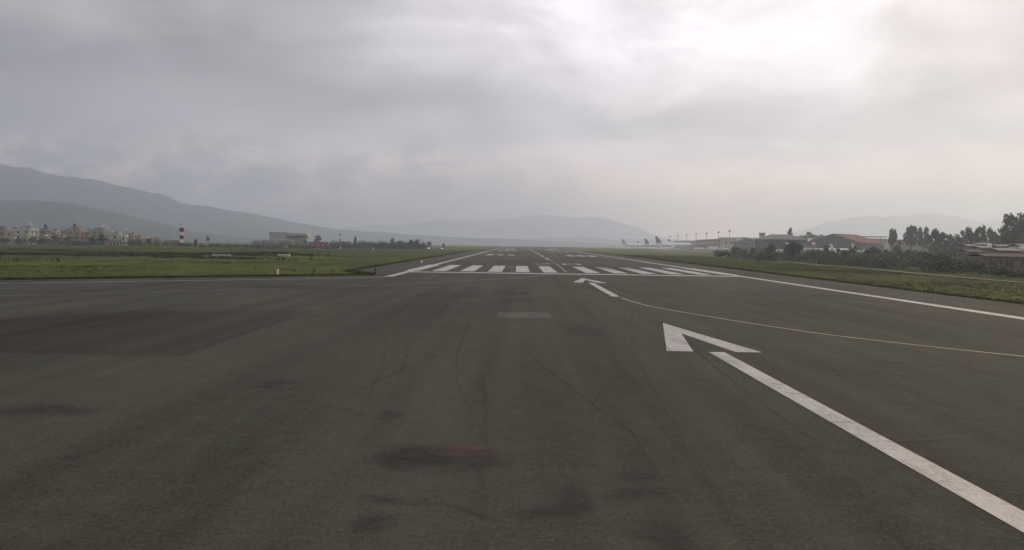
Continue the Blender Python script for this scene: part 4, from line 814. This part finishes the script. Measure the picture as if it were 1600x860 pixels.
aircraft('jet with a tall dark swept tail standing before the terminal', onapron(1052, 980), R(60), 43, AWH, FDK)
aircraft('jet parked at the terminal end with a dark-topped fin', onapron(1066, 1080), R(70), 36, AWH, AWH, FDK)
aircraft('white airliner with a red and white striped tail in front of the red hangar', onapron(1298, 480), R(84), 20, AWH, FRD, AWH)
aircraft('small plane whose white tail pokes above the scrub before the dark hangar', onapron(1215, 420), R(-70), 13, AWH, AWH, FDK, prop=True)
aircraft('small white plane parked below the red hangar gable', onapron(1318, 440), R(60), 13, AWH, AWH, prop=True)
aircraft('white plane parked below the red roof slope', onapron(1352, 480), R(75), 14, AWH, AWH, prop=True)
# vehicles on the far apron
def truck(label, px, Y, L, rz, cargo, box=True):
    q = onapron(px, Y); t = thing('box_truck' if box else 'van', label, 'truck' if box else 'van', q, rz)
    hc = 2.2; cabl = L * .26
    MB().prism([(-L / 2, .55), (-L / 2 + cabl, .55), (-L / 2 + cabl, hc), (-L / 2 + cabl * .3, hc), (-L / 2, hc * .62)], -1.05, 1.05).build('cab', AWH, t)
    MB().prism([(-L / 2 + cabl * .05, hc * .66), (-L / 2 + cabl * .85, hc * .66), (-L / 2 + cabl * .85, hc * .93), (-L / 2 + cabl * .33, hc * .93)], -1.07, 1.07).build('window', PANE, t)
    MB().box((cabl * .53, 0, .7), (L - cabl * 1.1, 2.3, 2.6 if box else 1.5)).build('cargo_box', cargo, t); MB().box((0, 0, .45), (L * .98, 1.6, .25)).build('chassis', BLK, t)
    for x in (-L * .34, L * .3):
        for s in (-1, 1): MB().tube((x, s * .8, .45), (x, s * 1.1, .45), .45, None, 10).build('wheel', BLK, t)
    return t
truck('white box truck standing left of the striped tail', 1260, 470, 6.5, R(5), WHT); truck('pale flat truck just below the white box truck', 1263, 440, 5.0, R(10), mat('truck_grey', (.42, .42, .38), .6, .1, 1), False)
truck('white van at the left end of the row before the brick terminal', 1093, 700, 7, R(5), WHT, False); truck('long white bus-like truck in the middle of the row before the terminal', 1112, 690, 9, R(-3), WHT); truck('white van at the right end of the row before the terminal', 1131, 680, 7, R(12), AWH, False); truck('grey van parked before the far terminal wing', 1077, 740, 7, R(0), MATS['truck_grey'], False)

# ------------------------------------------------------------------ village at the right edge
TIN = [mat('tin_grey', (.15, .15, .155), .85, .2, .7), mat('tin_pale', (.20, .195, .18), .85, .2, .7), mat('tin_rust', (.085, .06, .052), .9, .3, .8)]; MUD = mat('mud_wall', (.18, .155, .13), .9, .15, .8)
def shed(label, px0, px1, top, Y, hr, roof, wall=MUD, depth=5, win=2):
    a, b = at(px0, top, Y), at(px1, top, Y); wd = b.x - a.x; z0 = gz(a.x, Y); Hh = a.z - z0; t = thing('tin_roofed_house', label, 'house', ((a.x + b.x) / 2, Y, z0), group='tin-roofed village houses')
    MB().box((0, depth / 2, 0), (wd * .94, depth, Hh - hr)).build('wall', wall, t)
    for s in (0, 1):
        y0, y1 = (-.6, depth / 2) if s == 0 else (depth + .6, depth / 2); w2 = wd / 2
        MB().add([(-w2, y0, Hh - hr - .05), (w2, y0, Hh - hr - .05), (w2, y1, Hh), (-w2, y1, Hh), (-w2, y0, Hh - hr + .05), (w2, y0, Hh - hr + .05), (w2, y1, Hh + .1), (-w2, y1, Hh + .1)], [(3, 2, 1, 0), (4, 5, 6, 7), (0, 1, 5, 4), (1, 2, 6, 5), (2, 3, 7, 6), (3, 0, 4, 7)]).build('roof_slope', roof, t)
    for i in range(win): window(t, -wd * .45 + wd * .9 * (i + .5) / win, -.06, max(.5, Hh - hr - 1.9), 0, .9)
    return t
shed('grey tin-roofed house at the left end of the village', 1511, 1529, 382, 235, .5, TIN[0]); shed('pale tin-roofed house just right of the leftmost village house', 1526, 1551, 380, 250, .45, TIN[0], mat('pale_mud', (.24, .22, .19), .9, .15, .8))
shed('low pale tin roof in front of the two leftmost village houses', 1531, 1547, 385, 215, .4, TIN[1]); shed('long grey tin roof in the middle of the village', 1556, 1592, 382.5, 250, .45, TIN[0]); shed('pale tin-roofed house in front of the long grey roof', 1558, 1594, 388.5, 200, .45, TIN[1])
shed('rusty tin-roofed hut left of the low house', 1512, 1540, 391, 190, .4, TIN[2]); shed('house with a dark roof cut by the right picture edge', 1592, 1640, 381.5, 230, .6, TIN[0], mat('white_mud', (.5, .48, .45), .9, .1, .8))
t = shed('low house with a long red-brown roof and pillars nearest the grass', 1536, 1640, 397, 150, .42, TIN[2], mat('grey_mud', (.17, .16, .14), .9, .15, .8), 5, 4)
for i in range(6): MB().box((-4.6 + 1.85 * i, -.75, 0), (.22, .22, 2.1)).build('pillar', mat('pillar_dark', (.09, .085, .08), .8, .1, 2), t)
q = at(1546, 384.5, 228); t = thing('water_tank', 'bright white water tank on a village roof', 'water tank', (q.x, 228, gz(q.x, 228))); MB().box((0, 0, 0), (1.0, 1.0, 4.0)).build('stand', MUD, t); tkb.build('tank', TANKW, t, True).location = (0, 0, 4.0)
q = at(1597, 386, 222); t = thing('water_tank', 'white water tank at the right picture edge', 'water tank', (q.x, 222, gz(q.x, 222))); MB().box((0, 0, 0), (1.0, 1.0, 3.4)).build('stand', MUD, t); tkb.build('tank', TANKW, t, True).location = (0, 0, 3.4)
